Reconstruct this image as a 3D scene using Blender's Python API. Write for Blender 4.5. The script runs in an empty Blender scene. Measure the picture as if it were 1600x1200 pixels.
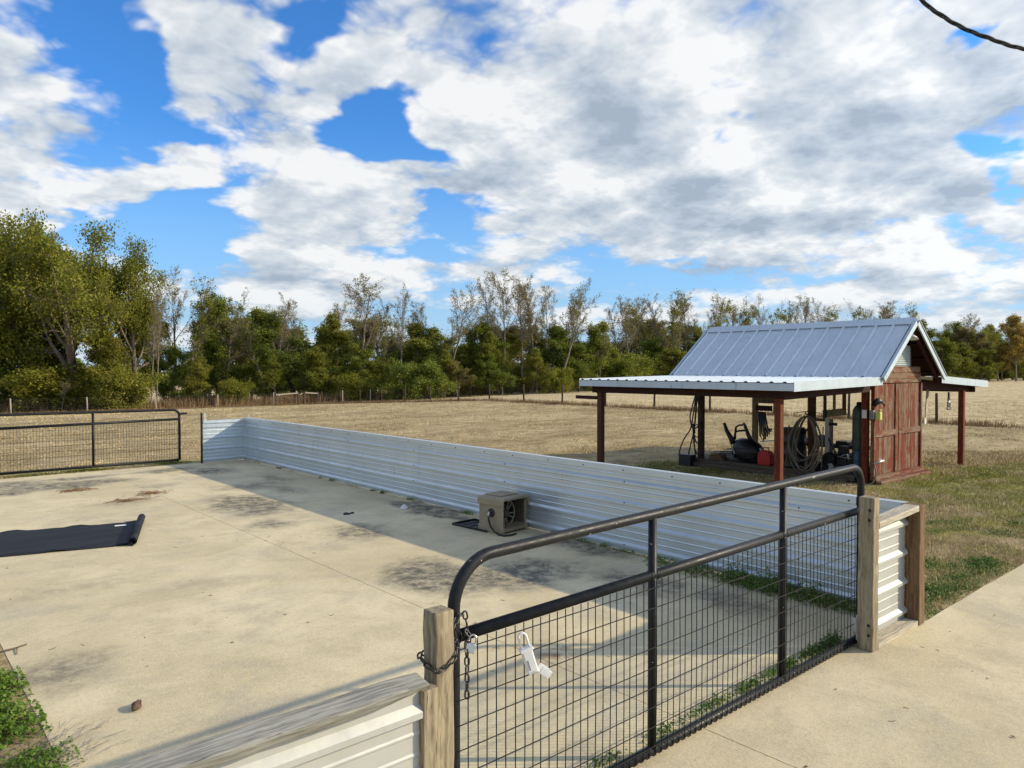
import bpy, bmesh, math, random
import numpy as np
from mathutils import Vector, Matrix

S = bpy.context.scene
COL = S.collection
rad = math.radians
random.seed(7)
RNG = np.random.default_rng(11)

# ------------------------------------------------------------------ camera
CAM_H, YAW, PITCH, FPX = 2.0, -41.3, -1.24, 1155.0
cam_d = bpy.data.cameras.new('camera')
cam_d.sensor_width = 36.0
cam_d.lens = FPX / 1600 * 36.0
cam_d.clip_start = 0.05
cam_d.clip_end = 3000
cam = bpy.data.objects.new('camera', cam_d)
cam.location = (0, 0, CAM_H)
cam.rotation_euler = (rad(90 + PITCH), 0, rad(YAW))
COL.objects.link(cam)
S.camera = cam

F = Vector((math.sin(-rad(YAW)) * math.cos(rad(PITCH)), math.cos(rad(YAW)) * math.cos(rad(PITCH)), math.sin(rad(PITCH))))
R = Vector((math.cos(rad(YAW)), math.sin(rad(YAW)), 0))
U = R.cross(F)

def ray(px, py):
    return F + R * ((px - 800) / FPX) + U * ((600 - py) / FPX)

def gxy(px, depth):
    """ground-plan position at a bearing and a distance straight ahead"""
    v = F * depth + R * ((px - 800) / FPX * depth)
    return v.x, v.y

# ------------------------------------------------------------------ world, sun, exposure
EXPO = 1.2
SKY_STRENGTH = 0.1
SUN_EL = 24.5
sun_to = Vector((1.2, -1.0, 0)).normalized()           # horizontal direction towards the sun
sun_az = math.atan2(sun_to.x, sun_to.y)                # clockwise from +Y
W = bpy.data.worlds.new('World'); S.world = W; W.use_nodes = True
wt = W.node_tree; wt.nodes.clear()

class NT:
    """small helper for writing node trees"""
    def __init__(s, tree): s.t = tree
    def n(s, typ, _p=None, **ins):
        nd = s.t.nodes.new(typ)
        for k, v in (_p or {}).items(): setattr(nd, k, v)
        for k, v in ins.items():
            key = k.replace('_', ' ')
            if k.startswith('i') and k[1:].isdigit(): key = int(k[1:])
            s.set(nd.inputs[key], v)
        return nd
    def set(s, sock, v):
        if isinstance(v, bpy.types.NodeSocket): s.t.links.new(v, sock)
        else: sock.default_value = v
    def math(s, op, a, b=0.0, c=0.0, clamp=False):
        nd = s.n('ShaderNodeMath', dict(operation=op, use_clamp=clamp), i0=a, i1=b, i2=c)
        return nd.outputs[0]
    def vmath(s, op, a, b=(0, 0, 0)):
        nd = s.n('ShaderNodeVectorMath', dict(operation=op)); s.set(nd.inputs[0], a)
        if op == 'SCALE': s.set(nd.inputs['Scale'], b)
        else: s.set(nd.inputs[1], b)
        return nd.outputs['Value'] if op in ('LENGTH', 'DOT_PRODUCT', 'DISTANCE') else nd.outputs[0]
    def rng(s, v, a, b, c=0.0, d=1.0, smooth=True):
        nd = s.n('ShaderNodeMapRange', dict(interpolation_type='SMOOTHSTEP' if smooth else 'LINEAR'))
        s.set(nd.inputs[0], v)
        for i, x in enumerate((a, b, c, d)): s.set(nd.inputs[i + 1], x)
        return nd.outputs[0]
    def noise(s, vec, scale, detail=4, rough=.5, dist=0.0, lac=2.0, out='Fac'):
        nd = s.n('ShaderNodeTexNoise', Vector=vec, Scale=scale, Detail=detail, Roughness=rough, Distortion=dist, Lacunarity=lac)
        return nd.outputs[out]
    def mix(s, f, a, b, mode='MIX'):
        nd = s.n('ShaderNodeMix', dict(data_type='RGBA', blend_type=mode))
        for i, v in ((0, f), (6, a), (7, b)):
            if isinstance(v, tuple) and len(v) == 3: v = (*v, 1)
            s.set(nd.inputs[i], v)
        return nd.outputs[2]
    def ramp(s, f, stops):
        nd = s.n('ShaderNodeValToRGB', Fac=f)
        cr = nd.color_ramp
        while len(cr.elements) < len(stops): cr.elements.new(.5)
        for e, (p, c) in zip(cr.elements, stops):
            e.position = p; e.color = (*c, 1) if len(c) == 3 else c
        return nd.outputs[0]
    def scale_vec(s, vec, sc, loc=(0, 0, 0), rot=(0, 0, 0)):
        return s.n('ShaderNodeMapping', Vector=vec, Location=loc, Rotation=rot, Scale=sc).outputs[0]
    def blob(s, vec, loc, rot, sc, power=1.0):
        """1 at loc falling to 0 at distance 1 in the blob's own scaled axes"""
        m = s.n('ShaderNodeMapping', dict(vector_type='TEXTURE'), Vector=vec, Location=loc, Rotation=rot, Scale=sc)
        return s.rng(s.vmath('LENGTH', m.outputs[0]), 1.0, 0.0)

w = NT(wt)
tc = w.n('ShaderNodeTexCoord').outputs['Generated']
sky = w.n('ShaderNodeTexSky', dict(sky_type='NISHITA', sun_disc=False, sun_elevation=rad(SUN_EL),
          sun_rotation=sun_az, altitude=50, air_density=1.0, dust_density=0.6, ozone_density=2.2))
sep = w.n('ShaderNodeSeparateXYZ', Vector=tc)
zc = w.math('MAXIMUM', sep.outputs[2], 0.0)
zz = w.math('ADD', zc, 0.26)
flat = w.n('ShaderNodeCombineXYZ', X=w.math('DIVIDE', sep.outputs[0], zz), Y=w.math('DIVIDE', sep.outputs[1], zz), Z=w.math('MULTIPLY', zc, 1.2)).outputs[0]
CLOUDS = [  # bearing given in photograph pixels, angular half sizes in pixels, weight
    (135, 85, 105, 48, -.34), (215, 120, 60, 40, -.25), (480, 45, 70, 60, -.42), (200, 178, 170, 30, -.26), (590, 225, 70, 62, -.34), (660, 268, 120, 38, -.36),
    (250, 335, 190, 52, -.32), (110, 345, 90, 40, -.15), (1110, 150, 60, 22, -.26), (1512, 265, 46, 24, -.36), (1080, 374, 120, 15, -.26), (1535, 8, 60, 16, -.34), (680, 395, 200, 34, -.2),
    (1440, 350, 70, 16, -.2), (1180, 310, 40, 26, -.14), (340, 25, 60, 40, -.14), (60, 40, 40, 24, .1),
    (320, 70, 105, 60, .22), (540, 125, 95, 45, .20), (760, 150, 200, 90, .28), (90, 132, 150, 36, .26), (25, 235, 75, 80, .24), (220, 250, 125, 45, .22),
    (470, 235, 120, 75, .18), (490, 365, 150, 42, .28), (850, 335, 230, 66, .30), (1100, 120, 300, 200, .16), (1400, 180, 300, 180, .20), (1250, 335, 260, 60, .20), (980, 235, 220, 90, .16),
    (1380, 440, 420, 40, .10), (560, 430, 300, 26, .08)]

def cloud_density(vec):
    """large drifts plus round billows of several sizes"""
    a = w.noise(vec, 1.2, 3, .5, .1)
    wv = w.vmath('ADD', vec, w.vmath('SCALE', w.noise(vec, 3.0, 4, .55, 0, 2, 'Color'), .16))
    out = w.math('MULTIPLY', a, .50)
    for sc_, am in ((2.3, .42), (5.2, .21), (11.5, .13), (25.0, .075), (56.0, .04)):
        v = w.n('ShaderNodeTexVoronoi', dict(feature='F1', voronoi_dimensions='2D'), Vector=wv, Scale=sc_)
        out = w.math('ADD', out, w.math('MULTIPLY_ADD', v.outputs['Distance'], -am, am * .71))
    return out

dens0 = cloud_density(flat)
shift = w.vmath('ADD', w.vmath('SCALE', flat, .93), (sun_to.x * .06, sun_to.y * .06, .05))
dens1 = cloud_density(shift)
wob = w.vmath('SCALE', w.vmath('SUBTRACT', w.noise(flat, 2.1, 4, .55, 0, 2, 'Color'), (.5, .5, .5)), .30)
dirw = w.vmath('ADD', tc, wob)
bias = None
for (px, py, sx, sy, wt_) in CLOUDS:
    d = ray(px, py).normalized()
    r_ = Vector((d.y, -d.x, 0)).normalized(); u_ = r_.cross(d)
    rot = Matrix((r_, u_, d)).transposed().to_euler()
    bl = w.math('MULTIPLY', w.blob(dirw, tuple(d), tuple(rot), (sx / FPX * 1.4, sy / FPX * 1.4, .6)), wt_)
    bias = bl if bias is None else w.math('ADD', bias, bl)
dens = w.math('ADD', dens0, bias)
cover = w.rng(dens, .37, .60)
thick = w.rng(dens, .58, .95)
relief = w.math('SUBTRACT', dens0, dens1)
lit = w.math('ADD', w.math('MULTIPLY_ADD', relief, 3.0, .73), w.math('MULTIPLY', thick, -.34))
lit = w.math('ADD', lit, w.math('MULTIPLY_ADD', w.noise(flat, 2.4, 3, .5), .9, -.45))
lit = w.math('ADD', lit, w.math('MULTIPLY_ADD', w.noise(flat, 6.5, 5, .55, .2), .5, -.25), clamp=True)
CW = .93 / (2 ** EXPO) / SKY_STRENGTH
ccol = w.ramp(lit, [(0.0, (.42 * CW, .50 * CW, .60 * CW)), (.4, (.60 * CW, .675 * CW, .76 * CW)), (.75, (.80 * CW, .845 * CW, .885 * CW)), (1.0, (1.0 * CW, 1.01 * CW, 1.01 * CW))])
blue = w.mix(1.0, sky.outputs[0], (.25, .57, .92), 'MULTIPLY')
veil = w.rng(zc, .32, .0, 0, .85)
pale = (.42 * CW, .68 * CW, .96 * CW)
blue = w.mix(veil, blue, pale)
skyc = w.mix(w.math('MULTIPLY', cover, .97), blue, ccol)
fill_glow = w.math('MULTIPLY_ADD', w.math('POWER', w.math('MAXIMUM', w.vmath('DOT_PRODUCT', tc, tuple(Vector((sun_to.x * math.cos(rad(SUN_EL)), sun_to.y * math.cos(rad(SUN_EL)), math.sin(rad(SUN_EL)))))), 0.0), 3.0), .5, 1.0)
skyc = w.vmath('SCALE', skyc, fill_glow)   # whole sky brightened towards the sun, added to lift the shade
low = w.rng(zc, .12, .0, 0, .5)
skyc = w.mix(low, skyc, (.60 * CW, .75 * CW, .88 * CW))
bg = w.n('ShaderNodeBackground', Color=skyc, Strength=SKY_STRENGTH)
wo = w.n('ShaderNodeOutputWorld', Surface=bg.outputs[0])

sun_l = bpy.data.lights.new('sun', 'SUN'); sun_l.energy = 2.2; sun_l.angle = rad(.8); sun_l.color = (1.0, .86, .62)
sun = bpy.data.objects.new('sun', sun_l); COL.objects.link(sun)
sdir = Vector((sun_to.x * math.cos(rad(SUN_EL)), sun_to.y * math.cos(rad(SUN_EL)), math.sin(rad(SUN_EL))))
sun.rotation_euler = sdir.to_track_quat('Z', 'Y').to_euler(); sun.location = (30, -20, 40)

S.view_settings.view_transform = 'Standard'; S.view_settings.look = 'None'
S.view_settings.exposure = EXPO; S.view_settings.gamma = 1.0
S.view_settings.use_curve_mapping = False
S.render.engine = 'CYCLES'

# ------------------------------------------------------------------ object helpers
ORG = {}
def tag(o, label=None, cat=None, group=None, kind=None):
    if label: o['label'] = label
    if cat: o['category'] = cat
    if group: o['group'] = group
    if kind: o['kind'] = kind
    return o

def thing(name, loc, label, cat, group=None):
    o = bpy.data.objects.new(name, None); COL.objects.link(o)
    o.location = loc; o.empty_display_size = .2; ORG[o.name] = Vector(loc)
    return tag(o, label, cat, group)

def link_mesh(name, me, loc, parent=None):
    o = bpy.data.objects.new(name, me); COL.objects.link(o)
    loc = Vector(loc)
    if parent is not None:
        o.parent = parent; o.location = loc - ORG[parent.name]
    else: o.location = loc
    ORG[o.name] = loc
    return o

def copy_tree(o, loc=None, rz=0.0, sc=None, parent=None, label=None):
    c = o.copy(); COL.objects.link(c)
    if parent is not None: c.parent = parent
    if loc is not None:
        c.location = loc; c.rotation_euler = (0, 0, rz); ORG[c.name] = Vector(loc)
        if sc is not None: c.scale = sc
    if label: c['label'] = label
    for ch in o.children: copy_tree(ch, parent=c)
    return c

class MB:
    def __init__(s): s.v = []; s.f = []; s.sm = []
    def add(s, vs, fs, smooth=False):
        b = len(s.v); s.v.extend([tuple(p) for p in vs])
        for f in fs: s.f.append(tuple(i + b for i in f)); s.sm.append(smooth)
        return s
    def box(s, lo, hi, M=None):
        (a, b, c), (d, e, f) = lo, hi
        vs = [Vector(p) for p in ((a, b, c), (d, b, c), (d, e, c), (a, e, c), (a, b, f), (d, b, f), (d, e, f), (a, e, f))]
        if M is not None: vs = [M @ p for p in vs]
        return s.add(vs, [(0, 3, 2, 1), (4, 5, 6, 7), (0, 1, 5, 4), (1, 2, 6, 5), (2, 3, 7, 6), (3, 0, 4, 7)])
    def beam(s, p, q, w_, h_, up=(0, 0, 1)):
        """a rectangular bar from p to q, w_ across and h_ along 'up'"""
        p, q, up = Vector(p), Vector(q), Vector(up)
        d = (q - p).normalized(); a = d.cross(up).normalized() * (w_ / 2); b = a.cross(d).normalized() * (h_ / 2)
        vs = [p - a - b, p + a - b, p + a + b, p - a + b, q - a - b, q + a - b, q + a + b, q - a + b]
        return s.add(vs, [(0, 1, 2, 3), (7, 6, 5, 4), (0, 4, 5, 1), (1, 5, 6, 2), (2, 6, 7, 3), (3, 7, 4, 0)])
    def tube(s, pts, r, n=10, cap=True, smooth=True, closed=False):
        pts = [Vector(p) for p in pts]; m = len(pts)
        rs = r if isinstance(r, (list, tuple)) else [r] * m
        vs = []; prev = None
        for i, p in enumerate(pts):
            if closed: t = pts[(i + 1) % m] - pts[i - 1]
            else: t = pts[min(i + 1, m - 1)] - pts[max(i - 1, 0)]
            t.normalize()
            if prev is None:
                a = t.orthogonal().normalized()
            else:
                a = (prev - t * prev.dot(t)); a = a.normalized() if a.length > 1e-6 else t.orthogonal().normalized()
            prev = a; b = t.cross(a)
            for k in range(n):
                th = 2 * math.pi * k / n
                vs.append(p + (a * math.cos(th) + b * math.sin(th)) * rs[i])
        fs = []
        for i in range(m if closed else m - 1):
            j = (i + 1) % m
            for k in range(n):
                fs.append((i * n + k, i * n + (k + 1) % n, j * n + (k + 1) % n, j * n + k))
        b0 = len(s.v)
        s.add(vs, fs, smooth)
        if cap and not closed:
            s.f.append(tuple(b0 + k for k in reversed(range(n)))); s.sm.append(False)
            s.f.append(tuple(b0 + (m - 1) * n + k for k in range(n))); s.sm.append(False)
        return s
    def lathe(s, prof, n=20, M=None, smooth=True):
        """prof: (radius, z) pairs"""
        vs = []
        for r_, z in prof:
            for k in range(n):
                th = 2 * math.pi * k / n
                p = Vector((r_ * math.cos(th), r_ * math.sin(th), z)); vs.append(M @ p if M is not None else p)
        fs = [(i * n + k, i * n + (k + 1) % n, (i + 1) * n + (k + 1) % n, (i + 1) * n + k) for i in range(len(prof) - 1) for k in range(n)]
        s.add(vs, fs, smooth)
        b = len(s.v) - len(vs)
        s.f.append(tuple(b + k for k in reversed(range(n)))); s.sm.append(False)
        s.f.append(tuple(b + (len(prof) - 1) * n + k for k in range(n))); s.sm.append(False)
        return s
    def prism(s, poly, axis_fn, a, b):
        """poly of 2-D points swept between a and b; axis_fn(u, v, t) gives the 3-D point"""
        n = len(poly)
        vs = [axis_fn(u, v, a) for u, v in poly] + [axis_fn(u, v, b) for u, v in poly]
        fs = [(i, (i + 1) % n, n + (i + 1) % n, n + i) for i in range(n)]
        fs += [tuple(reversed(range(n))), tuple(range(n, 2 * n))]
        return s.add(vs, fs)
    def mesh(s, name, mat, origin, fix=True):
        me = bpy.data.meshes.new(name)
        o = Vector(origin)
        me.from_pydata([tuple(Vector(p) - o) for p in s.v], [], s.f)
        me.polygons.foreach_set('use_smooth', s.sm)
        if fix:
            bm = bmesh.new(); bm.from_mesh(me); bmesh.ops.recalc_face_normals(bm, faces=bm.faces); bm.to_mesh(me); bm.free()
        me.materials.append(mat); me.update()
        return me
    def build(s, name, mat, parent=None, bevel=0.0, origin=None, seg=2, fix=True):
        if origin is None:
            lo = [min(p[i] for p in s.v) for i in range(3)]; hi = [max(p[i] for p in s.v) for i in range(3)]
            origin = ((lo[0] + hi[0]) / 2, (lo[1] + hi[1]) / 2, lo[2])
        me = s.mesh(name, mat, origin, fix)
        o = link_mesh(name, me, origin, parent)
        if bevel:
            md = o.modifiers.new('bevel', 'BEVEL'); md.width = bevel; md.segments = seg; md.limit_method = 'ANGLE'; md.angle_limit = rad(40)
        return o

def np_mesh(name, verts, faces, mat, smooth=False):
    """fast mesh from numpy arrays; faces is (n, 3) or (n, 4)"""
    me = bpy.data.meshes.new(name)
    k = faces.shape[1]
    me.vertices.add(len(verts)); me.vertices.foreach_set('co', verts.astype(np.float32).ravel())
    me.loops.add(faces.size); me.loops.foreach_set('vertex_index', faces.astype(np.int32).ravel())
    me.polygons.add(len(faces)); me.polygons.foreach_set('loop_start', np.arange(0, faces.size, k, dtype=np.int32))
    me.polygons.foreach_set('use_smooth', np.full(len(faces), smooth, dtype=bool))
    me.update(calc_edges=True)
    me.materials.append(mat)
    return me

# ------------------------------------------------------------------ ground height
def sst(x): x = np.clip(x, 0, 1); return x * x * (3 - 2 * x)
PX0, PX1, PY0, PY1 = .72, 6.31, 2.2, 16.05
def gz(x, y):
    x = np.asarray(x, float); y = np.asarray(y, float)
    dx = np.maximum(np.maximum(PX0 - x, x - PX1), 0); dy = np.maximum(np.maximum(PY0 - y, y - PY1), 0)
    d1 = np.hypot(dx, dy)
    d2 = np.where(x < 22, np.maximum(y - 2.2, 0), 99)
    d = np.minimum(d1, d2)
    d = np.where(x < PX0, np.minimum(d, np.maximum(y - 3.0, 0) * .0 + d1), d)
    z = -.015 - .235 * sst(d / 4.0) - .05 * sst((d - 6) / 30)
    z = np.where((x <= PX0) & (y > 2.2) & (y < 16), z + .012 - .0, z)
    z = z - .046 * np.clip(y - 40, 0, 80) * (1 - .45 * sst((x - 30) / 40))
    return z
def G(x, y): return float(gz(x, y))

# ------------------------------------------------------------------ materials
def new_mat(name):
    m = bpy.data.materials.new(name); m.use_nodes = True
    m.node_tree.nodes.clear()
    t = NT(m.node_tree)
    b = t.n('ShaderNodeBsdfPrincipled'); o = t.n('ShaderNodeOutputMaterial', Surface=b.outputs[0])
    return m, t, b, o
def bump(t, b, h, strength=.3, dist=.01):
    bp = t.n('ShaderNodeBump', Strength=strength, Distance=dist, Height=h)
    t.t.links.new(bp.outputs[0], b.inputs['Normal'])

def simple(name, col, rough=.6, metal=0.0, var=.25, scale=6.0, bmp=.15, dirt=None, spec=.5):
    m, t, b, o = new_mat(name)
    co = t.n('ShaderNodeTexCoord').outputs['Object']
    n1 = t.noise(co, scale, 5, .6)
    c = t.mix(t.rng(n1, .3, .7), tuple(x * (1 - var) for x in col), tuple(min(x * (1 + var), 1) for x in col))
    if dirt:
        n2 = t.noise(co, scale * .45, 6, .65)
        c = t.mix(t.rng(n2, .52, .72, 0, .8), c, dirt)
    t.set(b.inputs['Base Color'], c)
    t.set(b.inputs['Roughness'], t.rng(t.noise(co, scale * 3, 4), .2, .8, max(rough - .1, .02), min(rough + .12, 1)))
    b.inputs['Metallic'].default_value = metal
    b.inputs['Specular IOR Level'].default_value = spec
    if bmp: bump(t, b, t.noise(co, scale * 8, 4, .6), bmp, .004)
    return m

def wood(name, light, dark, grain_axis='Z', peel=None, rough=.85, scale=1.0, peel_at=.5, warp_amt=1.0):
    """weathered timber: stretched grain, cracks, knots, and an optional coat of worn stain"""
    m, t, b, o = new_mat(name)
    co = t.n('ShaderNodeTexCoord').outputs['Object']
    oi = t.n('ShaderNodeObjectInfo').outputs['Random']
    co = t.vmath('ADD', co, t.vmath('SCALE', (7.1, 3.3, 5.7), oi))
    sc = {'X': (2.0, 34, 34), 'Y': (34, 2.0, 34), 'Z': (34, 34, 2.0)}[grain_axis]
    g = t.scale_vec(co, tuple(x * scale for x in sc))
    warp = t.vmath('ADD', g, t.vmath('SCALE', t.noise(co, 5, 2, .5, 0, 2, 'Color'), 2.6 * warp_amt))
    n1 = t.noise(warp, 1.0, 6, .62)
    n2 = t.noise(t.scale_vec(co, tuple(x * .42 * scale for x in sc)), 1.0, 4, .6, .6)
    c = t.mix(t.rng(n1, .32, .68), dark, light)
    c = t.mix(t.rng(n2, .35, .7, 0, .55), c, tuple(x * .62 for x in light))
    crack = t.rng(t.noise(t.scale_vec(co, tuple(x * 1.5 * scale for x in sc)), 1.0, 3, .5, .3), .66, .72)
    c = t.mix(t.math('MULTIPLY', crack, .75), c, tuple(x * .25 for x in dark))
    if peel:
        pn = t.noise(t.vmath('ADD', t.scale_vec(co, tuple(x * .33 * scale for x in sc)), t.vmath('SCALE', t.noise(co, 3, 3, .5, 0, 2, 'Color'), 2.0)), 1.0, 7, .68)
        big = t.noise(co, 1.7, 3)
        pf = t.rng(t.math('ADD', pn, t.math('MULTIPLY_ADD', big, .3, -.15)), peel_at - .05, peel_at + .07)
        pc = t.mix(t.noise(co, 9, 4), peel, tuple(min(x * 1.5, 1) for x in peel))
        c = t.mix(pf, c, pc)
    t.set(b.inputs['Base Color'], c)
    b.inputs['Roughness'].default_value = rough
    b.inputs['Specular IOR Level'].default_value = .25
    bump(t, b, t.math('SUBTRACT', n1, t.math('MULTIPLY', crack, 1.4)), .55, .004)
    return m

M = {}
# --- concrete with mould stains at their own places on the pad
m, t, b, o = new_mat('concrete')
pos = t.n('ShaderNodeNewGeometry').outputs['Position']
wobble = t.vmath('SCALE', t.vmath('SUBTRACT', t.noise(pos, 1.6, 5, .62, 0, 2, 'Color'), (.5, .5, .5)), .9)
pw = t.vmath('ADD', pos, wobble)
n_big = t.noise(pos, .55, 5, .6, .6); n_mid = t.noise(pos, 2.6, 6, .62, .3); n_fine = t.noise(pos, 55, 4, .7); n_spk = t.noise(pos, 190, 2, .6)
streak = t.noise(t.scale_vec(pos, (.5, 3.2, 1), rot=(0, 0, rad(14))), 1.0, 6, .6, .5)
c = t.mix(t.rng(n_big, .32, .68), (.55, .455, .265), (.71, .60, .375))
c = t.mix(t.rng(n_mid, .42, .72, 0, .6), c, (.40, .33, .205))
c = t.mix(t.rng(streak, .52, .74, 0, .35), c, (.68, .61, .44))
c = t.mix(t.rng(n_spk, .56, .70, 0, .5), c, (.26, .22, .16))
n_grit = t.noise(pos, 23, 7, .78)
c = t.mix(t.rng(n_grit, .50, .68, 0, .55), c, (.36, .31, .22))
c = t.mix(t.rng(n_grit, .46, .30, 0, .5), c, (.74, .67, .50))
grey = t.rng(t.noise(pos, .8, 7, .68, .5), .5, .66, 0, .5)
c = t.mix(grey, c, (.33, .30, .235))
c = t.mix(t.rng(n_fine, .35, .7, 0, .35), c, (.70, .61, .43))
STAINS = [(1.6, 15.1, 1.0, .5, .8), (2.9, 15.3, .7, .3, .6), (5.4, 4.4, .5, .9, .55), (3.7, 13.3, .6, .4, .4), (5.6, 13.0, .4, .9, .45), (1.5, 7.6, .9, .4, .3), (4.25, 10.6, .62, 1.0, .95), (2.6, 14.5, 1.15, .5, .9), (1.7, 14.2, .8, .4, .6), (5.05, 14.6, .5, .6, .75), (4.4, 15.3, .75, .3, .75), (4.15, 5.75, .55, .75, .95), (4.8, 5.35, .75, .6, .75),
          (6.0, 8.55, .30, 1.1, .95), (6.1, 5.8, .35, 1.0, .65), (3.9, 9.1, .35, .4, .55), (4.6, 8.0, .45, .6, .6), (.95, 5.6, .5, .5, .45), (4.9, 12.3, .8, .5, .5), (2.9, 12.0, .7, .5, .35),
          (5.6, 3.5, .5, .8, .5), (3.1, 3.6, .8, .4, .25), (2.3, 6.9, 1.0, .35, .25), (5.2, 11.6, .4, .9, .4), (7.6, .6, .7, .5, .25), (6.1, .7, .6, .7, .3)]
st = None
for x, y, sx, sy, k in STAINS:
    e = t.math('MULTIPLY', t.blob(pw, (x, y, 0), (0, 0, 0), (sx * 1.5, sy * 1.5, 3)), k)
    st = e if st is None else t.math('MAXIMUM', st, e)
mott = t.rng(t.math('ADD', t.noise(pos, 7, 8, .75), t.math('MULTIPLY_ADD', n_fine, .4, -.2)), .34, .62)
st = t.math('MULTIPLY', t.rng(st, .08, .62), t.math('MULTIPLY_ADD', mott, .8, .22))
c = t.mix(t.math('MULTIPLY', st, .95), c, (.085, .080, .066))
rust = t.math('MULTIPLY', t.math('MAXIMUM', t.blob(pw, (3.66, 3.72, 0), (0, 0, 0), (.34, .34, 2)), t.blob(pw, (3.35, 4.05, 0), (0, 0, 0), (.16, .14, 2))), t.rng(t.noise(pos, 7, 5, .7), .4, .62))
c = t.mix(t.math('MULTIPLY', rust, .75), c, (.20, .085, .035))
t.set(b.inputs['Base Color'], c); b.inputs['Roughness'].default_value = .88; b.inputs['Specular IOR Level'].default_value = .3
bump(t, b, t.math('ADD', t.math('ADD', n_fine, t.math('MULTIPLY', n_grit, 1.2)), t.math('MULTIPLY', n_spk, .7)), .5, .006)
M['concrete'] = m
M['joint'] = simple('joint_dirt', (.07, .055, .04), .95)

# --- field: shared colour by place, used by ground and grass blades
def field_colour(t, pos):
    flatp = t.vmath('MULTIPLY', pos, (1, 1, 0))
    n1 = t.noise(flatp, .22, 5, .6, .4); n2 = t.noise(flatp, 1.4, 5, .65); n3 = t.noise(t.scale_vec(flatp, (.09, .55, 1), rot=(0, 0, rad(-38))), 1.0, 6, .62, .4)
    straw = t.mix(t.rng(n1, .35, .65), (.50, .395, .22), (.65, .525, .31))
    straw = t.mix(t.rng(n3, .42, .68, 0, .5), straw, (.33, .25, .13))
    straw = t.mix(t.rng(n2, .46, .72, 0, .35), straw, (.42, .34, .16))
    green = t.mix(t.rng(n2, .35, .7), (.20, .25, .035), (.46, .39, .15))
    near = t.math('MAXIMUM', t.blob(flatp, (13.5, 5.0, 0), (0, 0, rad(20)), (9.5, 7.0, 9)), t.math('MULTIPLY', t.blob(flatp, (4, 17.0, 0), (0, 0, 0), (7, 1.5, 9)), .7))
    gm = t.math('MULTIPLY', t.rng(near, .05, .6), t.rng(t.math('ADD', n2, t.math('MULTIPLY_ADD', n1, .6, -.3)), .36, .6))
    c = t.mix(gm, straw, green)
    sx_ = t.n('ShaderNodeSeparateXYZ', Vector=flatp).outputs[0]
    pale = t.rng(t.math('ADD', sx_, t.math('MULTIPLY_ADD', n2, 1.6, -.8)), 33.4, 34.6)
    c = t.mix(t.math('MULTIPLY', pale, .62), c, (.86, .70, .42))
    return c, n2, near
m, t, b, o = new_mat('field_turf')
pos = t.n('ShaderNodeNewGeometry').outputs['Position']
c, n2, near = field_colour(t, pos)
dirt = t.rng(t.noise(pos, 1.9, 6, .65), .54, .66)
c = t.mix(t.math('MULTIPLY', dirt, t.math('MULTIPLY', t.rng(near, .1, .8), .7)), c, (.24, .17, .105))
fine = t.noise(pos, 16, 6, .75)
c = t.mix(t.rng(fine, .38, .62, .0, .6), c, t.mix(1.0, c, (.5, .48, .44), 'MULTIPLY'))
mid = t.noise(t.scale_vec(pos, (1.1, 2.4, 1), rot=(0, 0, rad(-40))), 1.0, 6, .7)
c = t.mix(t.rng(mid, .42, .64, 0, .7), c, t.mix(1.0, c, (.5, .47, .42), 'MULTIPLY'))
t.set(b.inputs['Base Color'], c); b.inputs['Roughness'].default_value = 1.0; b.inputs['Specular IOR Level'].default_value = .05
bump(t, b, t.math('ADD', fine, t.math('MULTIPLY', mid, 1.5)), 1.0, .05)
M['turf'] = m
m, t, b, o = new_mat('grass_blade')
geo = t.n('ShaderNodeNewGeometry'); ri = geo.outputs['Random Per Island']
c, n2, near = field_colour(t, geo.outputs['Position'])
c = t.mix(.85, c, t.ramp(ri, [(0, (.50, .50, .46)), (.5, (1.0, 1.0, 1.0)), (1, (1.5, 1.45, 1.36))]), 'MULTIPLY')
t.set(b.inputs['Base Color'], c); b.inputs['Roughness'].default_value = .9; b.inputs['Specular IOR Level'].default_value = .1
M['blade'] = m

def leafmat(name, cols, trans=.42, spec=.25):
    m, t, b, o = new_mat(name)
    geo = t.n('ShaderNodeNewGeometry'); ri = geo.outputs['Random Per Island']
    oi = t.n('ShaderNodeObjectInfo').outputs['Random']
    co = t.n('ShaderNodeTexCoord').outputs['Object']
    k = t.math('ADD', t.math('MULTIPLY', ri, .55), t.math('MULTIPLY_ADD', t.noise(co, .55, 3), .9, -.25))
    k = t.math('ADD', k, t.math('MULTIPLY_ADD', oi, .3, -.15), clamp=True)
    c = t.ramp(k, [(i / (len(cols) - 1), q) for i, q in enumerate(cols)])
    t.set(b.inputs['Base Color'], c); b.inputs['Roughness'].default_value = .6; b.inputs['Specular IOR Level'].default_value = spec
    tr = t.n('ShaderNodeBsdfTranslucent', Color=c)
    mx = t.n('ShaderNodeMixShader', Fac=trans, i1=b.outputs[0], i2=tr.outputs[0])
    t.t.links.new(mx.outputs[0], o.inputs[0])
    return m
M['leaf_oak'] = leafmat('leaf_oak', [(.085, .115, .014), (.175, .195, .024), (.27, .26, .036), (.36, .29, .07)])
M['leaf_dark'] = leafmat('leaf_dark', [(.07, .12, .02), (.15, .195, .026), (.25, .265, .037), (.34, .29, .06)])
M['leaf_bush'] = leafmat('leaf_bush', [(.09, .13, .014), (.18, .205, .022), (.28, .27, .034), (.35, .28, .07)])
M['leaf_dry'] = leafmat('leaf_dry', [(.15, .14, .045), (.22, .20, .065), (.27, .23, .08), (.21, .215, .055)])
M['leaf_autumn'] = leafmat('leaf_autumn', [(.18, .16, .03), (.33, .26, .05), (.45, .32, .075), (.38, .25, .09)])
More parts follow.
